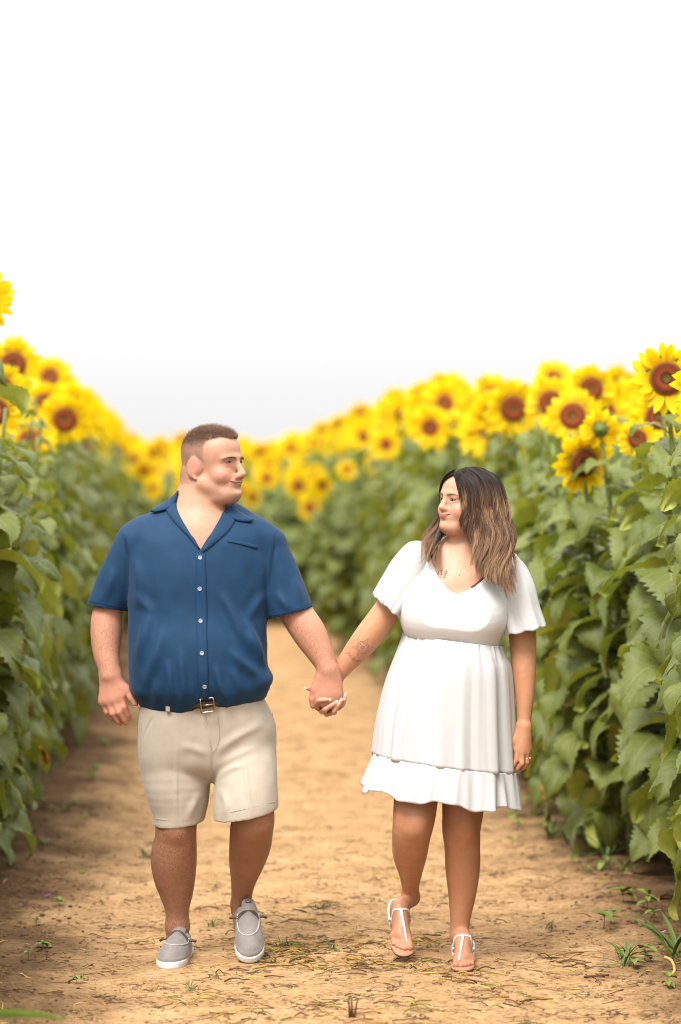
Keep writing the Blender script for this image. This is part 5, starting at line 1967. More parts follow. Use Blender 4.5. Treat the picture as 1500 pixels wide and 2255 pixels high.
def woman_hair(root, bvol, dvol, hd):
    A, y = at, YW - .015
    C, R, sc = hd['C'], hd['R'], hd['sc']
    W = lambda p: C + R @ (np.asarray(p, float) * sc)
    near = [  # camera side, from the edge by the face to the back of the head
        [(1003, 1043, -.055), (1009, 1065, -.080), (1015, 1090, -.088), (1021, 1118, -.090), (1024, 1145, -.088), (1030, 1168, -.085), (1046, 1192, -.095), (1052, 1216, -.115), (1044, 1250, -.135)],
        [(1010, 1038, -.045), (1030, 1060, -.085), (1041, 1090, -.095), (1044, 1122, -.098), (1050, 1150, -.095), (1067, 1180, -.10), (1072, 1212, -.12), (1065, 1248, -.145), (1074, 1288, -.16)],
        [(1026, 1032, -.02), (1056, 1050, -.075), (1070, 1085, -.092), (1075, 1120, -.095), (1078, 1150, -.095), (1094, 1182, -.10), (1096, 1215, -.12), (1087, 1252, -.15), (1096, 1300, -.165)],
        [(1045, 1030, .0), (1080, 1048, -.045), (1097, 1085, -.06), (1102, 1120, -.07), (1103, 1152, -.08), (1116, 1185, -.09), (1114, 1218, -.11), (1107, 1258, -.145), (1119, 1324, -.16)],
        [(1062, 1034, .03), (1094, 1052, 0), (1110, 1082, -.01), (1116, 1116, -.02), (1117, 1150, -.035), (1128, 1185, -.05), (1124, 1222, -.08), (1120, 1262, -.12), (1126, 1304, -.14)]]
    back = [
        [(1060, 1033, .03), (1094, 1054, .02), (1108, 1085, .03), (1113, 1120, .03), (1114, 1155, .03), (1120, 1190, .03), (1116, 1225, .03), (1112, 1260, .04)],
        [(1050, 1032, .05), (1075, 1050, .09), (1088, 1085, .11), (1092, 1120, .12), (1094, 1155, .12), (1098, 1190, .125), (1094, 1225, .13), (1092, 1262, .13)],
        [(1030, 1034, .06), (1035, 1055, .12), (1035, 1085, .14), (1036, 1120, .145), (1040, 1155, .14), (1044, 1190, .14), (1040, 1225, .145), (1042, 1262, .145)],
        [(1015, 1038, .05), (995, 1060, .09), (990, 1090, .11), (988, 1120, .11), (985, 1155, .10), (984, 1190, .10), (975, 1225, .11), (970, 1262, .11)]]
    far = [
        [(1001, 1043, -.055), (986, 1052, -.045), (977, 1074, -.012), (971, 1100, .020), (967, 1130, .028), (956, 1160, .0), (941, 1186, -.055), (934, 1216, -.095), (927, 1250, -.125)],
        [(1001, 1042, -.035), (986, 1050, -.01), (978, 1078, .035), (975, 1108, .05), (972, 1138, .04), (965, 1165, .01), (953, 1190, -.045), (946, 1220, -.092), (940, 1262, -.125)],
        [(1005, 1040, 0), (991, 1051, .035), (989, 1088, .07), (986, 1120, .07), (982, 1150, .05), (977, 1176, .015), (970, 1201, -.04), (961, 1229, -.09), (957, 1256, -.120)]]
    nseg = 24
    rng = np.random.default_rng(21)

    def to3(G):
        G = np.array(G, float)
        return np.array([A(p[0], p[1], y + p[2]) for p in G])

    def collide(P, margin):
        sh = P.shape
        Q = P.reshape(-1, 3)
        for vo in (bvol, dvol):
            inside = np.all((Q > vo.lo + .01) & (Q < vo.lo + vo.h * (np.array(vo.n) - 4)), axis=1)
            for it in range(2):
                d = np.full(len(Q), 1.0)
                d[inside] = vol_sample(vo, Q[inside])
                m = d < margin
                if m.any():
                    g = grad([vo], Q[m])
                    Q[m] += g * (margin - d[m])[:, None]
        return Q.reshape(sh)

    strands, tt, streak = [], [], []

    def sheet(guides, count, spread, wave, hl, len_var=.12, layer=.012, root_jit=.002):
        Gs = np.stack([catmull(to3(g), nseg) for g in guides])        # (g, nseg, 3)
        k = len(guides)
        nclump = max(6, count // 26)
        cl = rng.random(nclump)
        cph = rng.normal(1.0, .9, nclump); cfr = rng.uniform(1.7, 2.3, nclump); cst = rng.random(nclump)
        clen = 1 - rng.random(nclump) * len_var
        coff = rng.normal(size=(nclump, 3)) * spread
        t = np.linspace(0, 1, nseg)
        for i in range(count):
            c = rng.integers(nclump)
            s0 = cl[c]
            s1 = np.clip(s0 + rng.normal() * .035, 0, 1)
            s_ = s1 + (s0 - s1) * .65 * t                      # strands of a lock draw together at the ends
            f = s_ * (k - 1)
            a = np.clip(f.astype(int), 0, k - 2)
            u = (f - a)[:, None]
            P = Gs[a, np.arange(nseg)] * (1 - u) + Gs[a + 1, np.arange(nseg)] * u
            ln = clen[c] * (1 - .05 * rng.random())
            idx = t * ln * (nseg - 1)
            P = np.stack([np.interp(idx, np.arange(nseg), P[:, q]) for q in range(3)], 1)
            amp = wave * sstep(.18, .75, t)
            ph = cph[c] + 6.28 * cfr[c] * t + rng.normal() * .12
            P = P + np.stack([amp * np.sin(ph), amp * .7 * np.cos(ph), 0 * t], 1)
            P = P + coff[c] * (t ** 1.2)[:, None] + rng.normal(size=3) * root_jit * (1 - .3 * t)[:, None] + np.array((0, -1, 0)) * rng.random() * layer * t[:, None]
            if rng.random() < .04:
                P = P + rng.normal(size=3) * .007 * (t ** 1.3)[:, None]
            strands.append(P); tt.append(t)
            streak.append((cst[c], rng.random(), hl))
    sheet(near, 4600, .006, .0150, 1.0)
    sheet(near[:2], 500, .003, .008, 1.3, .2)
    sheet(back, 800, .004, .006, .8)
    sheet(far, 1000, .004, .0095, 1.1, .18)
    P = np.array(strands)
    P = collide(P, .0075)
    T = np.gradient(P, axis=1); T /= np.linalg.norm(T, axis=2, keepdims=True)
    n = len(P)
    sd = np.cross(T, np.array((0, -1, 0.3))); sd /= np.maximum(np.linalg.norm(sd, axis=2, keepdims=True), 1e-6)
    up = np.cross(sd, T)
    t = np.linspace(0, 1, nseg)
    w = (.00072 * np.interp(t, [0, .1, .7, 1], [.9, 1, .9, .25]))[None, :, None] * rng.uniform(.6, 1.25, (n, 1, 1))
    ang = rng.uniform(-.9, .9, (n, 1, 1))
    sd2 = sd * np.cos(ang) + up * np.sin(ang)
    V = np.stack([P - w * sd2, P + w * sd2], 2).reshape(-1, 3)
    per = nseg * 2
    tri = [(i * 2, i * 2 + 1, i * 2 + 3, i * 2 + 2) for i in range(nseg - 1)]
    F = ((np.arange(n) * per)[:, None, None] + np.array(tri)[None]).reshape(-1, 4)
    st = np.array(streak)
    root_c = np.array((.020, .012, .010)); mid_c = np.array((.085, .045, .028)); hi_c = np.array((.48, .285, .150)); tip_c = np.array((.24, .130, .075))
    tcol = np.tile(t, (n, 1))
    base = root_c + (mid_c - root_c) * sstep(.12, .55, tcol)[..., None]
    base = base + (tip_c - base) * (.75 * sstep(.5, 1.0, tcol))[..., None]
    lock = np.clip((st[:, 0] - .52) * 2.6, 0, 1) * st[:, 2]
    f = np.clip(lock[:, None] * sstep(.16, .42, tcol) * (.40 + .60 * st[:, 1:2]), 0, 1) * .88
    col = base + (hi_c - base) * f[..., None]
    col = np.repeat(col[:, :, None, :], 2, axis=2).reshape(-1, 3)
    m, nt, b = mat_new('woman_hair_strands')
    nt.links.new(node(nt, 'ShaderNodeAttribute', attribute_name='Col').outputs['Color'], b.inputs['Base Color'])
    b.inputs['Roughness'].default_value = .5
    b.inputs['Specular IOR Level'].default_value = .22
    hair = obj('hair', V, F, m, root, cols=col)
    hair['label'] = 'long wavy dark brown hair with caramel highlights'
    # the mass of hair underneath
    hv = Vol((.20, 8.10, 1.24), (.68, 8.50, 1.68), .004)
    hv.put(ellip(W((0, -.016, .052)), np.array((.084, .104, .086)) * sc, R), 0)
    hv.put(ellip(W((0, -.05, -.02)), np.array((.074, .062, .09)) * sc, R), .02)
    hv.put(ellip(W((0, .128, -.010)), np.array((.078, .088, .122)) * sc, R), .01, 'sub')
    chain(hv, [(A(1070, 1085, y - .04), mpx(26)), (A(1080, 1130, y - .045), mpx(26)), (A(1088, 1170, y - .055), mpx(24)), (A(1096, 1210, y - .08), mpx(20)), (A(1096, 1245, y - .115), mpx(14)), (A(1102, 1275, y - .13), mpx(7))], .02)
    chain(hv, [(A(1045, 1120, y + .07), mpx(38)), (A(1045, 1180, y + .08), mpx(40)), (A(1045, 1235, y + .09), mpx(32))], .03)
    chain(hv, [(A(990, 1110, y + .045), mpx(12)), (A(980, 1150, y + .03), mpx(13)), (A(962, 1185, y - .03), mpx(10)), (A(950, 1215, y - .075), mpx(7)), (A(944, 1235, y - .10), mpx(4))], .01)
    chain(hv, [(A(1005, 1130, y + .06), mpx(22)), (A(1000, 1165, y + .055), mpx(22)), (A(996, 1200, y + .04), mpx(18))], .02)
    V, F = hv.mesh(2)
    m2, nt, b = mat_new('woman_hair_under')
    v = coords(nt, scale=(160, 160, 12))
    nt.links.new(ramp_node(nt, noise(nt, 1.0, 4, .6, v), [(.35, (.012, .007, .006)), (.7, (.050, .027, .018))]), b.inputs['Base Color'])
    b.inputs['Roughness'].default_value = .5
    bump(nt, b, noise(nt, 1.0, 4, .6, v), .5, .003)
    obj('hair_underlayer', V, F, m2, hair)
# ================================================================== sunflower field
def leaf_material():
    m, nt, b = mat_new('sunflower_leaf')
    uv = node(nt, 'ShaderNodeUVMap'); s = node(nt, 'ShaderNodeSeparateXYZ'); nt.links.new(uv.outputs[0], s.inputs[0])

    def M(op, a, c=None, d=None):
        n = node(nt, 'ShaderNodeMath', operation=op)
        for k, q in zip(n.inputs, (a, c, d)):
            if q is None: continue
            if isinstance(q, (int, float)): k.default_value = q
            else: nt.links.new(q, k)
        return n.outputs[0]
    av = M('ABSOLUTE', s.outputs['Y'])
    u = s.outputs['X']
    side = M('ABSOLUTE', M('SUBTRACT', M('FRACT', M('SUBTRACT', M('MULTIPLY', u, 6.5), M('MULTIPLY', av, 2.2))), .5))
    v1 = ramp_node(nt, side, [(.0, (1, 1, 1)), (.07, (0, 0, 0))])
    v2 = ramp_node(nt, av, [(.0, (1, 1, 1)), (.045, (0, 0, 0))])
    vein = M('MAXIMUM', M('MULTIPLY', v1, .6), v2)
    oi = node(nt, 'ShaderNodeObjectInfo')
    ob = coords(nt)
    n1 = noise(nt, 9, 4, .6, ob)
    rnd = M('ADD', M('MULTIPLY', oi.outputs['Random'], .55), M('MULTIPLY', n1, .55))
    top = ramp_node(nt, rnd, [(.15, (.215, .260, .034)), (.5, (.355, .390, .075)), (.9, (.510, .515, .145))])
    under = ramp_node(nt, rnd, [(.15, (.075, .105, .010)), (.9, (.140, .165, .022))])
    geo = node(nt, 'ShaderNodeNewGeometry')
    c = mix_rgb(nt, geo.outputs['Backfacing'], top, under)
    c = mix_rgb(nt, M('MULTIPLY', vein, .40), c, (.44, .42, .18))
    spot = ramp_node(nt, noise(nt, 60, 3, .7, ob), [(.66, (0, 0, 0)), (.72, (1, 1, 1))])
    c = mix_rgb(nt, M('MULTIPLY', spot, .25), c, (.16, .10, .03))
    nt.links.new(c, b.inputs['Base Color'])
    b.inputs['Roughness'].default_value = .5
    b.inputs['Specular IOR Level'].default_value = .45
    b.inputs['Sheen Weight'].default_value = .12
    b.inputs['Sheen Roughness'].default_value = .4
    hh = M('ADD', M('MULTIPLY', vein, -1.0), M('MULTIPLY', noise(nt, 45, 3, .6, ob), .8))
    bump(nt, b, hh, .5, .004)
    tr = node(nt, 'ShaderNodeBsdfTranslucent')
    tc_ = mix_rgb(nt, 1.0, c, (1.15, 1.25, .45), 'MULTIPLY')
    nt.links.new(tc_, tr.inputs['Color'])
    mx = node(nt, 'ShaderNodeMixShader'); mx.inputs[0].default_value = .16
    nt.links.new(b.outputs[0], mx.inputs[1]); nt.links.new(tr.outputs[0], mx.inputs[2])
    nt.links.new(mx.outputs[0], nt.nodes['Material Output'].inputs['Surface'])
    return m


def petal_material():
    m, nt, b = mat_new('sunflower_petal')
    uv = node(nt, 'ShaderNodeUVMap'); s = node(nt, 'ShaderNodeSeparateXYZ'); nt.links.new(uv.outputs[0], s.inputs[0])
    c = ramp_node(nt, s.outputs['X'], [(.0, (.86, .42, .003)), (.30, (.92, .66, .004)), (1.0, (.93, .72, .006))])
    st = noise(nt, 1.0, 2, .6, coords(nt, 'UV', (3, 26, 1)))
    c = mix_rgb(nt, 1.0, c, ramp_node(nt, st, [(.3, (.86, .84, .8)), (.7, (1.05, 1.05, 1.05))]), 'MULTIPLY')
    nt.links.new(c, b.inputs['Base Color'])
    b.inputs['Roughness'].default_value = .6
    b.inputs['Specular IOR Level'].default_value = .25
    tr = node(nt, 'ShaderNodeBsdfTranslucent'); nt.links.new(c, tr.inputs['Color'])
    mx = node(nt, 'ShaderNodeMixShader'); mx.inputs[0].default_value = .45
    nt.links.new(b.outputs[0], mx.inputs[1]); nt.links.new(tr.outputs[0], mx.inputs[2])
    nt.links.new(mx.outputs[0], nt.nodes['Material Output'].inputs['Surface'])
    return m


def disc_material():
    m, nt, b = mat_new('sunflower_disc')
    uv = node(nt, 'ShaderNodeUVMap'); s = node(nt, 'ShaderNodeSeparateXYZ'); nt.links.new(uv.outputs[0], s.inputs[0])
    c = ramp_node(nt, s.outputs['X'], [(.0, (.17, .16, .02)), (.20, (.20, .11, .012)), (.30, (.09, .022, .004)), (.46, (.42, .085, .006)), (.62, (.32, .050, .005)),
                                      (.80, (.150, .034, .006)), (.93, (.34, .13, .010)), (1.0, (.42, .22, .02))])
    n = noise(nt, 260, 3, .7, coords(nt))
    c = mix_rgb(nt, 1.0, c, ramp_node(nt, n, [(.3, (.5, .45, .4)), (.7, (1.3, 1.25, 1.2))]), 'MULTIPLY')
    nt.links.new(c, b.inputs['Base Color'])
    b.inputs['Roughness'].default_value = .9
    bump(nt, b, n, .9, .006)
    return m


def leaf_mesh(name, seed, nu=26, nv=4, mats=None):
    """petiole + toothed heart-shaped blade; origin at the stalk, pointing along +x, blade length 1"""
    r = np.random.default_rng(seed)
    th0 = rad(r.uniform(-5, 25)); th1 = rad(r.uniform(-100, -60))
    pet = r.uniform(.34, .50)
    pa = rad(r.uniform(15, 45))
    n = 5 if nu > 8 else 1
    pp = [np.array((0, 0, 0.0))]
    for i in range(n):
        a = pa * (1 - .9 * i / n)
        pp.append(pp[-1] + np.array((math.cos(a), 0, math.sin(a))) * pet / n)
    pv, pf = tube(pp, np.linspace(.022, .015, n + 1), 5 if nu > 8 else 3, False)
    V, F, UV = [], [], []
    P = pp[-1].copy()
    twist = r.uniform(-.35, .35); bendy = r.uniform(-.25, .25); wph = r.uniform(0, 6.28); fold = r.uniform(.15, .60)
    ph2 = r.uniform(0, 6.28); W = r.uniform(.36, .46); curl = r.uniform(.05, .35)
    cols = 2 * nv + 1
    for i in range(nu + 1):
        u = i / nu
        th = th0 + (th1 - th0) * u ** .85
        d = np.array((math.cos(th), bendy * u, math.sin(th))); d /= np.linalg.norm(d)
        if i: P = P + d / nu
        s = np.array((0, 1.0, 0)); s = s - d * (s @ d); s /= np.linalg.norm(s)
        nrm = np.cross(d, s)
        a = twist * u
        s, nrm = s * math.cos(a) + nrm * math.sin(a), nrm * math.cos(a) - s * math.sin(a)
        w = W * (math.sin(math.pi * min(1, (u * .93 + .07)) ** .58) ** .85) * (1 - .18 * u) if u < 1 else 0.0
        tooth = 0.0
        if nu > 8:
            tooth = ((.17 if i % 2 else -.07) + r.normal() * .05) * (1 - .3 * u) * w
        for j in range(-nv, nv + 1):
            v = j / nv
            av = abs(v)
            ww = (w + (tooth if av == 1 else 0)) * v
            back = .22 * (1 - u) ** 3 * av ** 1.6
            up = fold * av * w + .055 * math.sin(7 * u + wph + (2 if v > 0 else 0)) * av ** 2 - curl * av ** 3 * w
            up += .020 * math.sin((u * 6.5 - av * 2.2) * 6.283) * av * (1 - u)
            up += .045 * math.sin(11 * u + ph2 + 3 * v) * av ** 2 + .05 * math.sin(4.3 * u + ph2 * 2 + (1.7 if v > 0 else 0)) * av
            V.append(P + s * ww + nrm * up - d * back)
            UV.append((u, v))
    for i in range(nu):
        for j in range(cols - 1):
            a = i * cols + j
            F.append((a, a + cols, a + cols + 1, a + 1))
    o = len(V)
    V = np.vstack([np.array(V), pv])
    UV = UV + [(0.0, 0.0)] * len(pv)
    F = F + [tuple(o + q for q in f) for f in pf]
    if mats is None:
        return V, F, np.array(UV)
    me = new_mesh(name, V, F, mats, uv=np.array(UV))
    mi = np.zeros(len(me.polygons), dtype=np.int32); mi[nu * (cols - 1):] = 1
    me.polygons.foreach_set('material_index', mi)
    return me


def petal_geo(seed, nu=7, L=1.0):
    """one ray petal along +x, facing +z"""
    r = np.random.default_rng(seed)
    W = r.uniform(.20, .27); cup = r.uniform(-.05, .12); arch = r.uniform(-.35, .30); tw = r.uniform(-.5, .5); sk = r.uniform(-.12, .12)
    V, F, UV = [], [], []
    for i in range(nu + 1):
        u = i / nu
        w = W * math.sin(math.pi * min(1, u * .86 + .14)) ** .75 if i < nu else .004
        a = tw * u
        for j in (-1, 0, 1):
            y, z = j * w * math.cos(a), j * w * math.sin(a) + (abs(j)) * cup * w * 2
            V.append((u * L, y + sk * u * u, arch * u * u * .6 + z))
            UV.append((u, (j + 1) / 2))
    for i in range(nu):
        for j in (0, 1):
            a = i * 3 + j
            F.append((a, a + 3, a + 4, a + 1))
    return np.array(V), F, np.array(UV)


def disc_geo(n=28, rings=9):
    V, F, UV = [(0, 0, .10)], [], [(0, 0)]
    for i in range(1, rings + 1):
        q = i / rings
        z = .10 + .16 * math.sin(min(q, .7) / .7 * math.pi / 2) - (.16 * ((q - .7) / .3) ** 2 if q > .7 else 0)
        for j in range(n):
            a = 2 * math.pi * j / n
            V.append((q * math.cos(a), q * math.sin(a), z)); UV.append((q, j / n))
    F = [(0, 1 + j, 1 + (j + 1) % n) for j in range(n)]
    for i in range(rings - 1):
        for j in range(n):
            a, b = 1 + i * n + j, 1 + i * n + (j + 1) % n
            F.append((a, a + n, b + n, b))
    return np.array(V), F, np.array(UV)


def back_geo(n=20, seed=3):
    """green receptacle with pointed bracts"""
    r = np.random.default_rng(seed)
    V, F = [], []
    prof = [(.14, -.55), (.35, -.42), (.75, -.22), (1.02, -.02), (1.0, .08)]
    for q, z in prof:
        for j in range(n):
            a = 2 * math.pi * j / n
            V.append((q * math.cos(a), q * math.sin(a), z))
    for i in range(len(prof) - 1):
        for j in range(n):
            a, b = i * n + j, i * n + (j + 1) % n
            F.append((a, b, b + n, a + n))
    for k in range(26):
        a = 2 * math.pi * k / 26 + r.uniform(-.05, .05)
        ln = r.uniform(.35, .65); tl = r.uniform(-.1, .35)
        c, s = math.cos(a), math.sin(a)
        o = len(V)
        for rr, w, z in ((.92, .13, -.12), (1.12, .12, -.06 + tl * .2), (1.0 + ln, .0, -.05 + tl)):
            V += [(c * rr - s * w, s * rr + c * w, z), (c * rr + s * w, s * rr - c * w, z)]
        F += [(o, o + 1, o + 3, o + 2), (o + 2, o + 3, o + 5, o + 4)]
    return np.array(V), F


MATS = {}
SHARED = {}


def field_assets():
    MATS['leaf'] = leaf_material()
    MATS['petal'] = petal_material()
    MATS['disc'] = disc_material()
    MATS['stalk'] = simple_mat('sunflower_stalk', (.150, .185, .045), .6, .25, 25, bump_s=.3, bump_d=.003)
    MATS['bract'] = simple_mat('sunflower_bract', (.115, .165, .030), .6, .2, 40)
    MATS['dead'] = simple_mat('withered_leaf', (.55, .17, .015), .8, .25, 30)
    SHARED['leaf'] = [leaf_mesh('leaf', 100 + i, mats=[MATS['leaf'], MATS['stalk']]) for i in range(14)]
    for me in SHARED['leaf']:
        me.flip_normals()
    SHARED['dead'] = leaf_mesh('withered_leaf', 77, mats=[MATS['dead'], MATS['stalk']])
    SHARED['petal'] = []
    for i in range(6):
        v, f, uv = petal_geo(40 + i)
        SHARED['petal'].append(new_mesh('petal', v, f, MATS['petal'], uv=uv))
    SHARED['rings'] = []
    for k in range(6):
        SHARED['rings'].append(ring_mesh(60 + k, 1.35 if k < 3 else 1.95))
    v, f, uv = disc_geo()
    SHARED['disc'] = new_mesh('disc', v, f, MATS['disc'], uv=uv)
    v, f = back_geo()
    SHARED['back'] = new_mesh('flower_head', v, f, MATS['bract'])
    SHARED['stalk'] = {}


def petal_places(seed):
    r = np.random.default_rng(seed)
    out = []
    for lay, n, z, tilt in ((0, 21, .02, .12), (1, 19, -.04, -.10)):
        for k in range(n):
            a = 2 * math.pi * (k + .5 * lay) / n + r.normal() * .06
            out.append((a, z, tilt + r.normal() * .16, r.uniform(.82, 1.12), r.integers(6)))
    return out


def petal_matrix(a, z, tilt, ln, pl=1.25):
    """petal in the head's frame, disc radius 1"""
    return Matrix.Rotation(a, 4, 'Z') @ Matrix.Translation((.90, 0, z)) @ Matrix.Rotation(-tilt, 4, 'Y') @ Matrix.Scale(ln * pl, 4)


def ring_mesh(seed, pl=1.25):
    Vs, Fs, UVs, o = [], [], [], 0
    for a, z, tilt, ln, k in petal_places(seed):
        v, f, uv = petal_geo(40 + k, 5)
        M = np.array(petal_matrix(a, z, tilt, ln, pl))
        Vs.append((np.c_[v, np.ones(len(v))] @ M.T)[:, :3]); UVs.append(uv)
        Fs += [tuple(o + q for q in g) for g in f]; o += len(v)
    return new_mesh('petals', np.vstack(Vs), Fs, MATS['petal'], uv=np.vstack(UVs))


def head_matrix(pos, facing_dir, rdisc, roll=0.0):
    f = Vector(facing_dir).normalized()
    q = f.to_track_quat('Z', 'Y')
    return Matrix.Translation(Vector(pos)) @ q.to_matrix().to_4x4() @ Matrix.Rotation(roll, 4, 'Z') @ Matrix.Scale(rdisc, 4)


def child(name, me, parent, M):
    o = bpy.data.objects.new(name, me)
    COL.objects.link(o)
    o.parent = parent
    o.matrix_basis = M
    return o


def plant_plan(base, hpos, rng, nleaf, toward, scale=1.0, zmin=.30, top_gap=.12):
    """stalk curve and leaf placements in the plant's own frame (origin at the base)"""
    b = np.array((0, 0, -.03)); h = np.array(hpos) - np.array(base)
    side = rng.normal(size=2) * .04
    pts = [b, np.array((h[0] * .25 + side[0], h[1] * .25 + side[1], h[2] * .40)), np.array((h[0] * .65, h[1] * .65, h[2] * .80)), h + np.array((0, .03, .01))]
    D = catmull(pts, 14)
    leaves = []
    a0 = rng.uniform(0, 6.28)
    for i in range(nleaf):
        t = (i + .5) / nleaf
        z = zmin + (h[2] - top_gap - zmin) * t ** .95
        p = np.array([np.interp(z, D[:, 2], D[:, q]) for q in range(3)])
        a = a0 + i * 2.399 + rng.normal() * .25
        # leaves turn towards the light over the path
        ta = math.atan2(toward[1], toward[0])
        a = ta + ((a - ta + math.pi) % (2 * math.pi) - math.pi) * .62
        L = np.interp(t, [0, .25, .7, .9, 1], [.22, .29, .26, .18, .12]) * rng.uniform(.82, 1.15) * scale
        tilt = rng.normal() * .22 + np.interp(t, [0, .5, 1], [.28, .10, -.12])
        roll = rng.normal() * .25
        leaves.append((p, a, tilt, roll, L))
    return D, leaves


def add_plant(base, hpos, face, dia, rng, nleaf, toward, label, group, petals=False, headkind='open', zmin=.30, ratio=.44, lsc=1.0):
    root = empty('sunflower', base)
    rdisc = dia / 2 * ratio
    pl = 1 / ratio - .92
    tag(root, label, 'sunflower', group)
    D, leaves = plant_plan(base, hpos, rng, nleaf, toward, lsc, zmin=zmin)
    v, f = tube(D, np.interp(np.linspace(0, 1, 14), [0, .6, 1], [.016, .013, .008]), 7)
    child('stalk', new_mesh('stalk', v, f, MATS['stalk']), root, Matrix.Identity(4))
    for p, a, tilt, roll, L in leaves:
        me = SHARED['leaf'][rng.integers(14)]
        M = Matrix.Translation(Vector(p)) @ Matrix.Rotation(a, 4, 'Z') @ Matrix.Rotation(tilt, 4, 'Y') @ Matrix.Rotation(roll, 4, 'X') @ Matrix.Scale(L, 4)
        child('leaf', me, root, M)
    if rdisc > 0:
        hp = np.array(hpos) - np.array(base)
        H = head_matrix(hp, face, rdisc, rng.uniform(0, 6.28))
        fh = child('flower_head', SHARED['back'], root, H)
        if headkind == 'open':
            child('disc', SHARED['disc'], fh, Matrix.Identity(4))
        if petals:
            for a, z, tilt, ln, k in petal_places(int(rng.integers(1000))):
                if headkind == 'closed': tilt = tilt + .25
                child('petal', SHARED['petal'][k], fh, petal_matrix(a, z, tilt, ln * (.85 if headkind == 'closed' else 1), pl))
        else:
            child('petals', SHARED['rings'][rng.integers(3) + (3 if ratio < .40 else 0)], fh, Matrix.Identity(4))
    return root


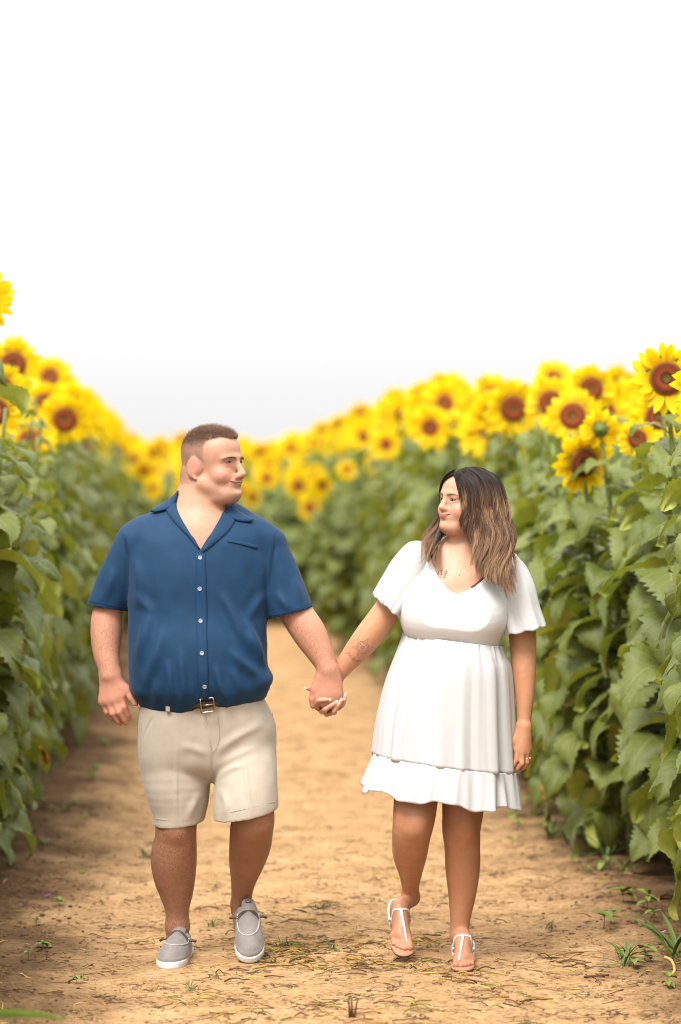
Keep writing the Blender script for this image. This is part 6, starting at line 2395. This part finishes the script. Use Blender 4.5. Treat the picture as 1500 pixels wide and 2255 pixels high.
def build_field():
    field_assets()
    rng = np.random.default_rng(3)
    occupied = []
    # ---- flowers one can tell apart: pixel x, y, distance, head diameter, facing, label
    keyed = [
        (1468, 833, 9.45, .27, (-.10, -1, -.05), 'open', 'tallest sunflower at the right edge of the picture, broad disc with an orange ring'),
        (1448, 918, 10.7, .23, (.15, -1, .05), 'open', 'sunflower half hidden just below the tallest one at the right edge'),
        (1403, 966, 10.3, .165, (-.05, -1, 0), 'open', 'small sunflower with a narrow disc, right of the drooping one'),
        (1284, 1018, 10.5, .27, (.42, -1, -.25), 'open', 'drooping sunflower with a leaf across its disc, lowest of the near right row'),
        (1322, 946, 10.4, .19, (.15, .9, .25), 'closed', 'sunflower seen from behind with green bracts, in the right row'),
        (1262, 916, 12.2, .275, (-.30, -1, .10), 'open', 'sunflower with a wide brown disc left of the one seen from behind'),
        (1213, 887, 13.2, .28, (-.30, -1, .05), 'open', 'sunflower with large dark disc below the topmost bloom, right row'),
        (1302, 856, 12.3, .245, (-.05, -1, 0), 'open', 'round sunflower against the sky, second tallest in the right row'),
        (1220, 832, 14.8, .24, (0, -1, .45), 'open', 'sunflower tipped skywards on the skyline of the right row'),
        (1131, 895, 14.3, .25, (-.15, -1, 0), 'open', 'sunflower with small dark disc left of the wide brown ones'),
        (1082, 868, 16.0, .27, (-.12, -1, .1), 'open', 'skyline sunflower with dark disc above the woman, right row'),
        (1022, 890, 18.0, .26, (.3, -1, .2), 'open', 'blurred sunflower on the skyline right of the bright round one'),
        (947, 941, 15.4, .27, (-.02, -1, 0), 'open', 'bright round sunflower facing us, up and left of the woman'),
        (865, 915, 20.4, .27, (0, -1, 0), 'open', 'blurred sunflower with dark centre on the skyline left of the bright round one'),
        (850, 979, 19.4, .25, (-.2, -1, .1), 'open', 'blurred sunflower low under the skyline, left of the bright round one'),
        (800, 962, 23.8, .29, (.4, -1, .2), 'open', 'blurred sunflower where the right row dips towards the man'),
        (708, 1068, 23.0, .26, (.9, -1, 0), 'open', 'lone low sunflower between the couple, turned aside'),
        (764, 1036, 23.2, .20, (.5, -1, .3), 'open', 'small low sunflower above the lone one between the couple'),
        (-42, 660, 9.6, .25, (.1, -1, 0), 'open', 'tall sunflower cut by the left edge, petals only in the picture'),
        (30, 803, 12.4, .28, (-.15, -1, 0), 'open', 'big sunflower with red-brown disc near the left edge'),
        (0, 852, 11.6, .23, (.35, -1, -.1), 'open', 'sunflower cut by the left edge below the big red-brown one'),
        (-12, 905, 10.7, .25, (.1, -1, -.1), 'open', 'lowest sunflower at the left edge of the picture'),
        (98, 883, 14.2, .235, (.02, -1, 0), 'open', 'sunflower with a red ringed disc, nearest whole bloom at left'),
        (184, 888, 19.6, .26, (.05, -1, 0), 'open', 'sunflower with small brown disc, second whole bloom at left'),
        (123, 832, 19.5, .27, (.5, .8, .2), 'open', 'sunflower facing away on the left skyline'),
        (234, 950, 24.0, .27, (0, -1, 0), 'open', 'blurred sunflower with a dot of a disc halfway down the left skyline'),
        (132, 916, 14.6, .17, (.7, -1, -.2), 'open', 'small sunflower turned aside under the nearest whole bloom at left'),
    ]
    nind = 0
    for px, py, Y, dia, face, hk, label in keyed:
        p = at(px, py, Y)
        side = 1 if lat(p[0], p[1]) > PATH_MID else -1
        off = .10 + .12 * rng.random()
        base = np.array((p[0] + side * off, p[1] + .08 + .1 * rng.random(), 0.0))
        base[2] = float(ground_h(np.array(base[0]), np.array(base[1])))
        tw = (-side * PN[0] * .75 - PD[0] * .65, -side * PN[1] * .75 - PD[1] * .65)
        add_plant(base, p, face, dia * 1.08, rng, 24, tw, label, None, petals=(Y < 16.5), headkind=hk, ratio=(.30 if hk == 'closed' else .46 if Y < 13.5 else .36), lsc=.95, zmin=.15)
        occupied.append((base[0], base[1], .24))
        nind += 1
    # ---- rows
    spots = []
    for side, rows in ((-1, (-.93, -1.38, -1.95, -2.55, -3.2)), (1, (1.98, 2.42, 2.98, 3.6, 4.25))):
        for ri, l0 in enumerate(rows):
            s = 6.6 + rng.uniform(0, .3)
            while s < 46:
                l = l0 + rng.normal() * .07
                x, yv = PN[0] * l + PD[0] * s, PN[1] * l + PD[1] * s
                spots.append((ri, side, x, yv, s))
                s += rng.uniform(.24, .42) * (1 + .25 * (ri > 1))
    for s in np.arange(27.8, 37, .6):            # the far end of the path is closed by flowers
        for l in np.arange(-.7, 1.95, .36):
            l2 = l + rng.normal() * .1
            spots.append((1, 0, PN[0] * l2 + PD[0] * (s + rng.normal() * .15), PN[1] * l2 + PD[1] * s, s))
    todo = []
    for ri, side, x, yv, s in spots:
        if side == -1 and ri == 0 and yv < 9.4:
            continue
        if any((x - a) ** 2 + (yv - b) ** 2 < c * c for a, b, c in occupied if c > 0):
            continue
        px = HORX + x / yv * FPX
        vis = -260 < px < 1760
        rank = yv + ri * 9 + (0 if vis else 25) + (-3 if side == 0 else 0)
        todo.append((rank, ri, side, x, yv, s, vis))
    todo.sort()
    room = 296 - nind
    far = []
    for k, (rank, ri, side, x, yv, s, vis) in enumerate(todo):
        z0 = float(ground_h(np.array(x), np.array(yv)))
        h = rng.normal(1.99, .085) - (.05 if yv < 14 else -.03)
        h += float(np.interp(yv, [13, 17, 30, 40], [0, .20 if side < 0 else .13, .20 if side < 0 else .16, .1]))
        if side == 0: h = float(np.interp(s, [28, 30, 33, 36], [1.5, 1.75, 2.02, 2.1])) + rng.normal() * .09
        if ri == 0 and rng.random() < .08 and 18 < yv: h -= .25
        dx = -side * rng.uniform(.02, .16)
        hp = np.array((x + dx + rng.normal() * .03, yv - rng.uniform(.03, .14), h))
        face = np.array((rng.normal() * .38 - side * .10, -1.0, rng.normal() * .16 - .02))
        if rng.random() < .04: face = np.array((rng.normal() * .5, .7, .4))
        r_ = rng.uniform(.27, .37)
        px = HORX + hp[0] / hp[1] * FPX
        if side == 0 and s < 31.5 and rng.random() < .6: r_ = 0
        if ri <= 1 and yv < 13.5 and -60 < px < 1560:
            r_ = 0        # some near stems have no open bloom in view
            hp[2] -= .10
        tw = (-side * PN[0] * .75 - PD[0] * .65, -side * PN[1] * .75 - PD[1] * .65) if side else (0, -1)
        if k < room:
            where = {-1: 'left', 1: 'right', 0: 'far end'}[side]
            bloom = 'sunflower' if r_ > 0 else 'sunflower without open bloom'
            if side == 0:
                lab, grp = f'blurred {bloom} among those closing the far end of the path', 'sunflowers at the far end'
            else:
                row = ('edging', 'one row in on', 'deep in the field on')[min(ri, 2)]
                band = 'level with the couple' if yv < 11 else 'just behind the couple' if yv < 15 else 'halfway down the path' if yv < 22 else 'near the far end'
                lab = f'{bloom} {row} the {where} side, {band}'
                grp = f'sunflowers on the {where} side'
            nl = ((36 if yv < 15 else 27) if side else 18) if ri == 0 or side == 0 else (20 if ri == 1 else 15)
            add_plant(np.array((x, yv, z0)), hp, face, r_, rng, nl, tw, lab, grp, zmin=.14 if ri == 0 or side == 0 else .40, ratio=rng.choice([.44, .36]), lsc=.90 if yv < 16 else 1.05)
        else:
            far.append((np.array((x, yv, z0)), hp, face, r_, tw, ri))
    roots = [o for o in COL.objects if o.name.startswith('sunflower') and o.type == 'EMPTY']
    for px, py, Y, L, az in ((1236, 1700, 10.7, .13, 2.6), (1268, 1278, 10.6, .08, 2.2), (1492, 1965, 9.5, .12, 2.9), (62, 1640, 10.9, .12, .5)):
        p = at(px, py, Y)
        o = min(roots, key=lambda q: (q.location.x - p[0]) ** 2 + (q.location.y - p[1]) ** 2)
        child('withered_leaf', SHARED['dead'], o, Matrix.Translation(Vector(p) - o.location) @ Matrix.Rotation(az, 4, 'Z') @ Matrix.Rotation(.6, 4, 'Y') @ Matrix.Diagonal((L, L * .45, L, 1)))['label'] = 'withered orange leaf'
    # ---- the rest of the field as one mass
    lowleaf = [leaf_mesh('x', 300 + i, 5, 1) for i in range(6)]
    stV, stF, lfV, lfF, lfU = [], [], [], [], []
    so = lo_ = 0
    rings = [petal_geo(40 + k, 3) for k in range(6)]
    pV, pF, pU = [], [], []
    po = 0
    dV, dF, dU = disc_geo(12, 4)
    dvs, dfs, dus = [], [], []
    do = 0
    for base, hp, face, r_, tw, ri in far:
        D, leaves = plant_plan(base, hp, rng, 14 if ri < 2 else 11, tw, 1.2, .4)
        v, f = tube(D[::4], .011, 3, False)
        stV.append(v + base); stF += [tuple(so + q for q in g) for g in f]; so += len(v)
        for p, a, tilt, roll, L in leaves:
            V, F, U = lowleaf[rng.integers(6)]
            M = np.array(Matrix.Translation(Vector(p + base)) @ Matrix.Rotation(a, 4, 'Z') @ Matrix.Rotation(tilt, 4, 'Y') @ Matrix.Rotation(roll, 4, 'X') @ Matrix.Scale(L, 4))
            lfV.append((np.c_[V, np.ones(len(V))] @ M.T)[:, :3]); lfU.append(U)
            lfF += [tuple(lo_ + q for q in g[::-1]) for g in F]; lo_ += len(V)
        if r_ > 0:
            H = head_matrix(hp, face, r_ * .5 * .40)
            for a, z, tilt, ln, k in petal_places(7)[::3]:
                V, F, U = rings[k]
                M = np.array(H @ petal_matrix(a, z, tilt, ln, 1.6) @ Matrix.Diagonal((1, 2.8, 1, 1)))
                pV.append((np.c_[V, np.ones(len(V))] @ M.T)[:, :3]); pU.append(U)
                pF += [tuple(po + q for q in g) for g in F]; po += len(V)
            M = np.array(H)
            dvs.append((np.c_[dV, np.ones(len(dV))] @ M.T)[:, :3]); dus.append(dU)
            dfs += [tuple(do + q for q in g) for g in dF]; do += len(dV)
    mass = empty('sunflower_mass', (0, 0, 0))
    tag(mass, 'the rest of the sunflower field behind the nearer rows', 'sunflowers', None, 'stuff')
    obj('leaves', np.vstack(lfV), lfF, MATS['leaf'], mass, uv=np.vstack(lfU))['kind'] = 'stuff'
    obj('stalks', np.vstack(stV), stF, MATS['stalk'], mass)['kind'] = 'stuff'
    if pV:
        obj('petals', np.vstack(pV), pF, MATS['petal'], mass, uv=np.vstack(pU))['kind'] = 'stuff'
        obj('discs', np.vstack(dvs), dfs, MATS['disc'], mass, uv=np.vstack(dus))['kind'] = 'stuff'
    print('plants', nind + min(room, len(todo)), 'mass', len(far))


if BUILD_FIELD:
    build_field()
# ================================================================== small things on the ground
def litter_mat(name):
    m, nt, b = mat_new(name)
    c = node(nt, 'ShaderNodeAttribute', attribute_name='Col').outputs['Color']
    c = mix_rgb(nt, 1.0, c, ramp_node(nt, noise(nt, 90, 3, .6, coords(nt)), [(.3, (.75, .75, .75)), (.7, (1.15, 1.15, 1.15))]), 'MULTIPLY')
    nt.links.new(c, b.inputs['Base Color'])
    b.inputs['Roughness'].default_value = .85
    b.inputs['Specular IOR Level'].default_value = .2
    return m


def gz(x, y):
    return float(ground_h(np.array(float(x)), np.array(float(y))))


def ground_px(px, py):
    """ground point seen at a photograph pixel"""
    Y = CAM_H * FPX / (py - HORY)
    return (px - HORX) / FPX * Y, Y


def build_litter():
    rng = np.random.default_rng(17)
    V, F, C, o = [], [], [], 0
    pal = np.array([(.36, .21, .065), (.24, .12, .04), (.50, .33, .11), (.13, .06, .025), (.44, .28, .06), (.20, .20, .035), (.085, .042, .02)])

    def straw(x, y, ln, a, lift, r, col, curve):
        nonlocal o
        n = 6
        pts = []
        for i in range(n):
            t = i / (n - 1)
            aa = a + curve * t
            px_, py_ = (x, y) if i == 0 else (pts[-1][0] + math.cos(aa) * ln / (n - 1), pts[-1][1] + math.sin(aa) * ln / (n - 1))
            pts.append((px_, py_, 0))
        P = np.array([(p[0], p[1], gz(p[0], p[1]) + r * .8 + lift * math.sin(math.pi * min(1, i / (n - 1) * 1.2))) for i, p in enumerate(pts)])
        v, f = tube(P, np.linspace(r, r * .5, n), 4)
        V.append(v); F.extend(tuple(o + q for q in g) for g in f); o += len(v)
        C.append(np.tile(col * rng.uniform(.7, 1.25), (len(v), 1)))
    clumps = [(640, 2100, 50, 110), (560, 2075, 35, 30), (690, 2130, 30, 20), (705, 1998, 25, 18), (770, 2080, 45, 40), (900, 2120, 50, 30), (790, 2130, 35, 24),
              (1010, 2150, 45, 26), (930, 2070, 30, 18), (500, 2140, 40, 14), (700, 2230, 60, 24), (560, 2235, 50, 18), (1150, 2190, 60, 22), (880, 2230, 60, 20),
              (450, 2200, 50, 14), (600, 2010, 40, 14), (650, 1700, 25, 10), (740, 1710, 20, 8), (1240, 2120, 50, 20), (330, 2070, 40, 14), (830, 1935, 40, 12)]
    for cx, cy, sp, n in clumps:
        for i in range(n):
            x, y = ground_px(cx + rng.normal() * sp * .8, max(1500, cy + rng.normal() * sp * .28))
            straw(x, y, rng.uniform(.025, .11), rng.uniform(-.8, .8) + (math.pi if rng.random() < .5 else 0), rng.uniform(0, .012), rng.uniform(.0010, .0030), pal[rng.integers(7)], rng.normal() * .4)
    for i in range(900):
        px, py = rng.uniform(-40, 1540), 1480 + 800 * rng.random() ** .8
        x, y = ground_px(px, py)
        e = abs(lat(x, y) - PATH_MID)
        if e < .75 and rng.random() < .45: continue
        straw(x, y, rng.uniform(.015, .09), rng.uniform(0, 6.28), rng.uniform(0, .006), rng.uniform(.0008, .0022), pal[rng.integers(7)], rng.normal() * .5)
    me = new_mesh('straw_litter', np.vstack(V), F, litter_mat('straw'), cols=np.vstack(C))
    o_ = place(bpy.data.objects.new('straw_litter', me))
    tag(o_, 'dry straw and stem bits scattered over the dirt path', 'straw', None, 'stuff')
    # crumbs of soil
    V, F, C, o = [], [], [], 0
    base = bmesh.new(); bmesh.ops.create_icosphere(base, subdivisions=1, radius=1.0)
    bv = np.array([v.co[:] for v in base.verts]); bf = [tuple(v.index for v in f.verts) for f in base.faces]; base.free()
    for i in range(2600):
        px, py = rng.uniform(-60, 1560), 1500 + 800 * rng.random() ** .75
        x, y = ground_px(px, py)
        e = abs(lat(x, y) - PATH_MID)
        if rng.random() > np.interp(e, [.5, .9, 1.3], [.22, .6, 1]): continue
        r = rng.uniform(.002, .007) * (1.7 if e > 1.0 and rng.random() < .3 else 1)
        v = bv * rng.uniform(.6, 1.25, (len(bv), 1)) * r * (1.2, 1.0, .7)
        v = v + (x, y, gz(x, y) + r * .25)
        V.append(v); F.extend(tuple(o + q for q in g) for g in bf); o += len(v)
        c = np.array((.30, .17, .075)) if e < .9 else np.array((.13, .065, .03))
        C.append(np.tile(c * rng.uniform(.6, 1.2), (len(v), 1)))
    me = new_mesh('soil_crumbs', np.vstack(V), F, litter_mat('soil_crumb'), cols=np.vstack(C), smooth=False)
    tag(place(bpy.data.objects.new('soil_crumbs', me)), 'small crumbs of dry soil on the path', 'soil', None, 'stuff')


def small_leaf(L, W, droop, rng, n=6):
    V, F = [], []
    for i in range(n + 1):
        u = i / n
        w = W * math.sin(math.pi * min(1, u * .9 + .08)) ** .8 if i < n else 0.001
        for j in (-1, 0, 1):
            V.append((u * L, j * w, -droop * u * u * L + abs(j) * w * .35))
    for i in range(n):
        for j in (0, 1):
            a = i * 3 + j
            F.append((a, a + 3, a + 4, a + 1))
    return np.array(V), F


def build_weeds():
    rng = np.random.default_rng(8)
    gm = simple_mat('weed_leaf', (.155, .200, .030), .6, .25, 40)
    gd = simple_mat('grass_leaf', (.085, .125, .022), .6, .25, 40)
    sprout = []
    for k in range(4):
        sprout.append(new_mesh('leaf', *small_leaf(1, .30, rng.uniform(.1, .5), rng), gm))
    blade = []
    for k in range(4):
        blade.append(new_mesh('blade', *small_leaf(1, .05, rng.uniform(.2, .8), rng, 8), gd))
    stem = new_mesh('stem', *tube([(0, 0, 0), (.02, 0, .5), (0, .02, 1)], [.03, .025, .015], 5), gm)

    def weed(px, py, kind, size, label, group):
        x, y = ground_px(px, py)
        r = empty('weed' if kind == 's' else 'grass_tuft', (x, y, gz(x, y)))
        tag(r, label, 'weed' if kind == 's' else 'grass', group)
        if kind == 's':
            h = size * rng.uniform(.5, .9)
            child('stem', stem, r, Matrix.Scale(h, 4))
            for i in range(rng.integers(5, 9)):
                z = h * rng.uniform(.3, 1)
                M = Matrix.Translation((0, 0, z)) @ Matrix.Rotation(i * 2.4 + rng.normal() * .3, 4, 'Z') @ Matrix.Rotation(rng.uniform(-.6, .2), 4, 'Y') @ Matrix.Scale(size * rng.uniform(.35, .7), 4)
                child('leaf', sprout[rng.integers(4)], r, M)
        else:
            for i in range(rng.integers(9, 16)):
                M = Matrix.Translation((rng.normal() * .012, rng.normal() * .012, 0)) @ Matrix.Rotation(rng.uniform(0, 6.28), 4, 'Z') @ Matrix.Rotation(rng.uniform(-1.35, -.4), 4, 'Y') @ Matrix.Scale(size * rng.uniform(.6, 1.1), 4)
                child('blade', blade[rng.integers(4)], r, M)
    edge_l = 'small green weed sprouting in the dirt along the left edge of the path'
    edge_r = 'small green weed sprouting in the dirt along the right edge of the path'
    for px, py, s in ((95, 1785, .07), (118, 1795, .06), (150, 1790, .07), (188, 1812, .06), (205, 1725, .09), (212, 1700, .07), (165, 1775, .05), (85, 1875, .06), (182, 1930, .04),
                      (130, 2000, .05), (80, 2035, .05), (95, 2090, .05), (62, 2115, .04), (235, 1660, .07), (228, 1640, .07), (168, 2165, .05)):
        weed(px, py, 's', s, edge_l, 'weeds along the left edge')
    for px, py, s in ((1130, 1800, .08), (1140, 1830, .07), (1165, 1775, .08), (1128, 1865, .06), (1265, 1905, .07), (1330, 1925, .08), (1290, 1930, .06), (1372, 1995, .10), (1425, 2010, .10),
                      (1330, 2050, .10), (1345, 2040, .08), (1420, 2120, .09), (1395, 2130, .07), (1310, 1890, .10), (1350, 1885, .09), (1470, 2180, .07), (1440, 2040, .06), (1180, 1795, .06)):
        weed(px, py, 's', s, edge_r, 'weeds along the right edge')
    tr = 'tuft of green grass at the foot of the right sunflowers'
    for px, py, s in ((1215, 1850, .16), (1285, 1860, .20), (1310, 1870, .17), (1250, 1865, .13), (1370, 1935, .14), (1335, 1900, .15), (1375, 2125, .12), (1380, 2110, .10)):
        weed(px, py, 'g', s, tr, 'grass tufts under the right sunflowers')
    weed(1492, 2110, 'g', .20, 'dark green grass tuft at the right edge of the picture', None)
    weed(1208, 2040, 'g', .05, 'tiny grass tuft alone on the bare dirt right of the woman', None)
    weed(105, 1870, 'g', .06, 'tiny grass tuft alone at the left edge of the dirt', None)
    weed(322, 1885, 'g', .09, 'thin grass tuft beside the man standing leg', None)
    for px, py in ((705, 1998), (600, 2120), (730, 2090), (468, 2035), (420, 2175), (620, 2085)):
        weed(px, py, 'g', .05, 'flattened bit of grass lying on the dirt between the couple', 'flattened grass on the path')
    # stub of a cut stalk in the middle foreground
    dry = simple_mat('dry_stub', (.10, .045, .020), .9, .3, 60, bump_s=.4)
    x, y = ground_px(775, 2243)
    st = empty('cut_stalk', (x, y, gz(x, y)))
    tag(st, 'dark brown stub of a cut stalk standing in the foreground dirt', 'stub')
    for i in range(4):
        a = rng.uniform(-.3, .3)
        v, f = tube([(i * .004 - .006, 0, -.01), (i * .006 - .009 + a * .01, rng.normal() * .004, .025), (i * .008 - .012 + a * .03, rng.normal() * .006, .055 + rng.uniform(-.012, .012))], [.0042, .0036, .0022], 6)
        child('stem', new_mesh('stem', v, f, dry), st, Matrix.Identity(4))
    # bits that fell on the path
    pk = simple_mat('purple_petal', (.36, .10, .38), .6, .2, 80)
    for px, py, nm in ((1272, 2042, 'purple and white petal lying on the dirt right of the woman'), (1452, 2062, 'purple petal on the dirt near the right edge'), (97, 1985, 'pale pink petal on the dark soil at left')):
        x, y = ground_px(px, py)
        v, f = small_leaf(.028, .007, -.25, rng)
        o = bpy.data.objects.new('fallen_petal', new_mesh('fallen_petal', v, f, pk))
        COL.objects.link(o); o.location = (x, y, gz(x, y) + .004); o.rotation_euler = (0, -.1, rng.uniform(-.4, .4))
        tag(o, nm, 'petal')
    yl = simple_mat('dry_curl', (.48, .33, .10), .8, .2, 60)
    x, y = ground_px(1470, 2150)
    pts = np.array([(x - .01, y, gz(x, y) + .06), (x + .012, y - .01, gz(x, y) + .05), (x + .02, y - .03, gz(x, y) + .022), (x + .004, y - .05, gz(x, y) + .008)])
    tag(obj('dry_stem', *tube(catmull(pts, 10), .005, 6), yl), 'curled pale dry stem lying at the right edge of the dirt', 'stem')
    x, y = ground_px(1312, 2148)
    pts = np.array([(x - .04, y, gz(x - .04, y) + .005), (x, y - .004, gz(x, y) + .008), (x + .045, y + .004, gz(x + .045, y) + .008)])
    tag(obj('twig', *tube(pts, .0035, 6), dry), 'short dark twig lying on the bare dirt right of the woman', 'twig')
    # a blade of grass near the lens, leaning in from the left
    gb = simple_mat('near_grass', (.10, .17, .018), .6, .2, 20)
    P = np.array([(-1.16, 6.05, -.02), (-1.06, 6.0, .22), (-.90, 5.97, .325), (-.76, 5.95, .338), (-.665, 5.93, .330)])
    P = catmull(P, 18)
    V, F = [], []
    for i, p in enumerate(P):
        w = .014 * math.sin(math.pi * min(1, .25 + .75 * i / 17)) ** .7 if i < 17 else .001
        V += [p + (0, w * .4, -w), p + (0, -.002, 0.0), p + (0, -w * .2, w)]
    for i in range(17):
        for j in (0, 1):
            a = i * 3 + j
            F.append((a, a + 3, a + 4, a + 1))
    tag(obj('long_grass', V, F, gb), 'blurred green blade of grass leaning in at the bottom left corner', 'grass')
    # pale board far down the right side
    bd = simple_mat('white_board', (.70, .68, .64), .7, .05, 20)
    wd = simple_mat('board_stake', (.30, .22, .13), .8, .2, 30)
    sg = empty('marker_board', (1.11, 27.0, 0))
    tag(sg, 'pale blurred board at the far end of the path behind the man shoulder', 'board')
    bm = bmesh.new(); bmesh.ops.create_cube(bm, size=1); bmesh.ops.scale(bm, vec=(.30, .02, .22), verts=bm.verts); bmesh.ops.bevel(bm, geom=bm.edges, offset=.004, segments=1, affect='EDGES')
    me = bpy.data.meshes.new('board'); bm.to_mesh(me); bm.free(); me.materials.append(bd)
    child('board', me, sg, Matrix.Translation((0, -.03, 1.12)))
    child('stake', new_mesh('stake', *tube([(0, 0, -.05), (0, 0, 1.2)], .018, 6), wd), sg, Matrix.Identity(4))


build_litter()
build_weeds()
if BUILD_PEOPLE:
    man, man_body, man_vol, man_T, man_head = build_man()
    dress_man(man, man_body, man_vol, man_T)
    add_shoes(man)
    woman, woman_body, woman_vol, woman_T, woman_head, woman_feet = build_woman()
    dress_vol, dress_white = dress_woman(woman, woman_body, woman_vol, woman_T)
    woman_extras(woman, woman_body, woman_vol, dress_vol, woman_feet)
    woman_hair(woman, woman_vol, dress_vol, woman_head)
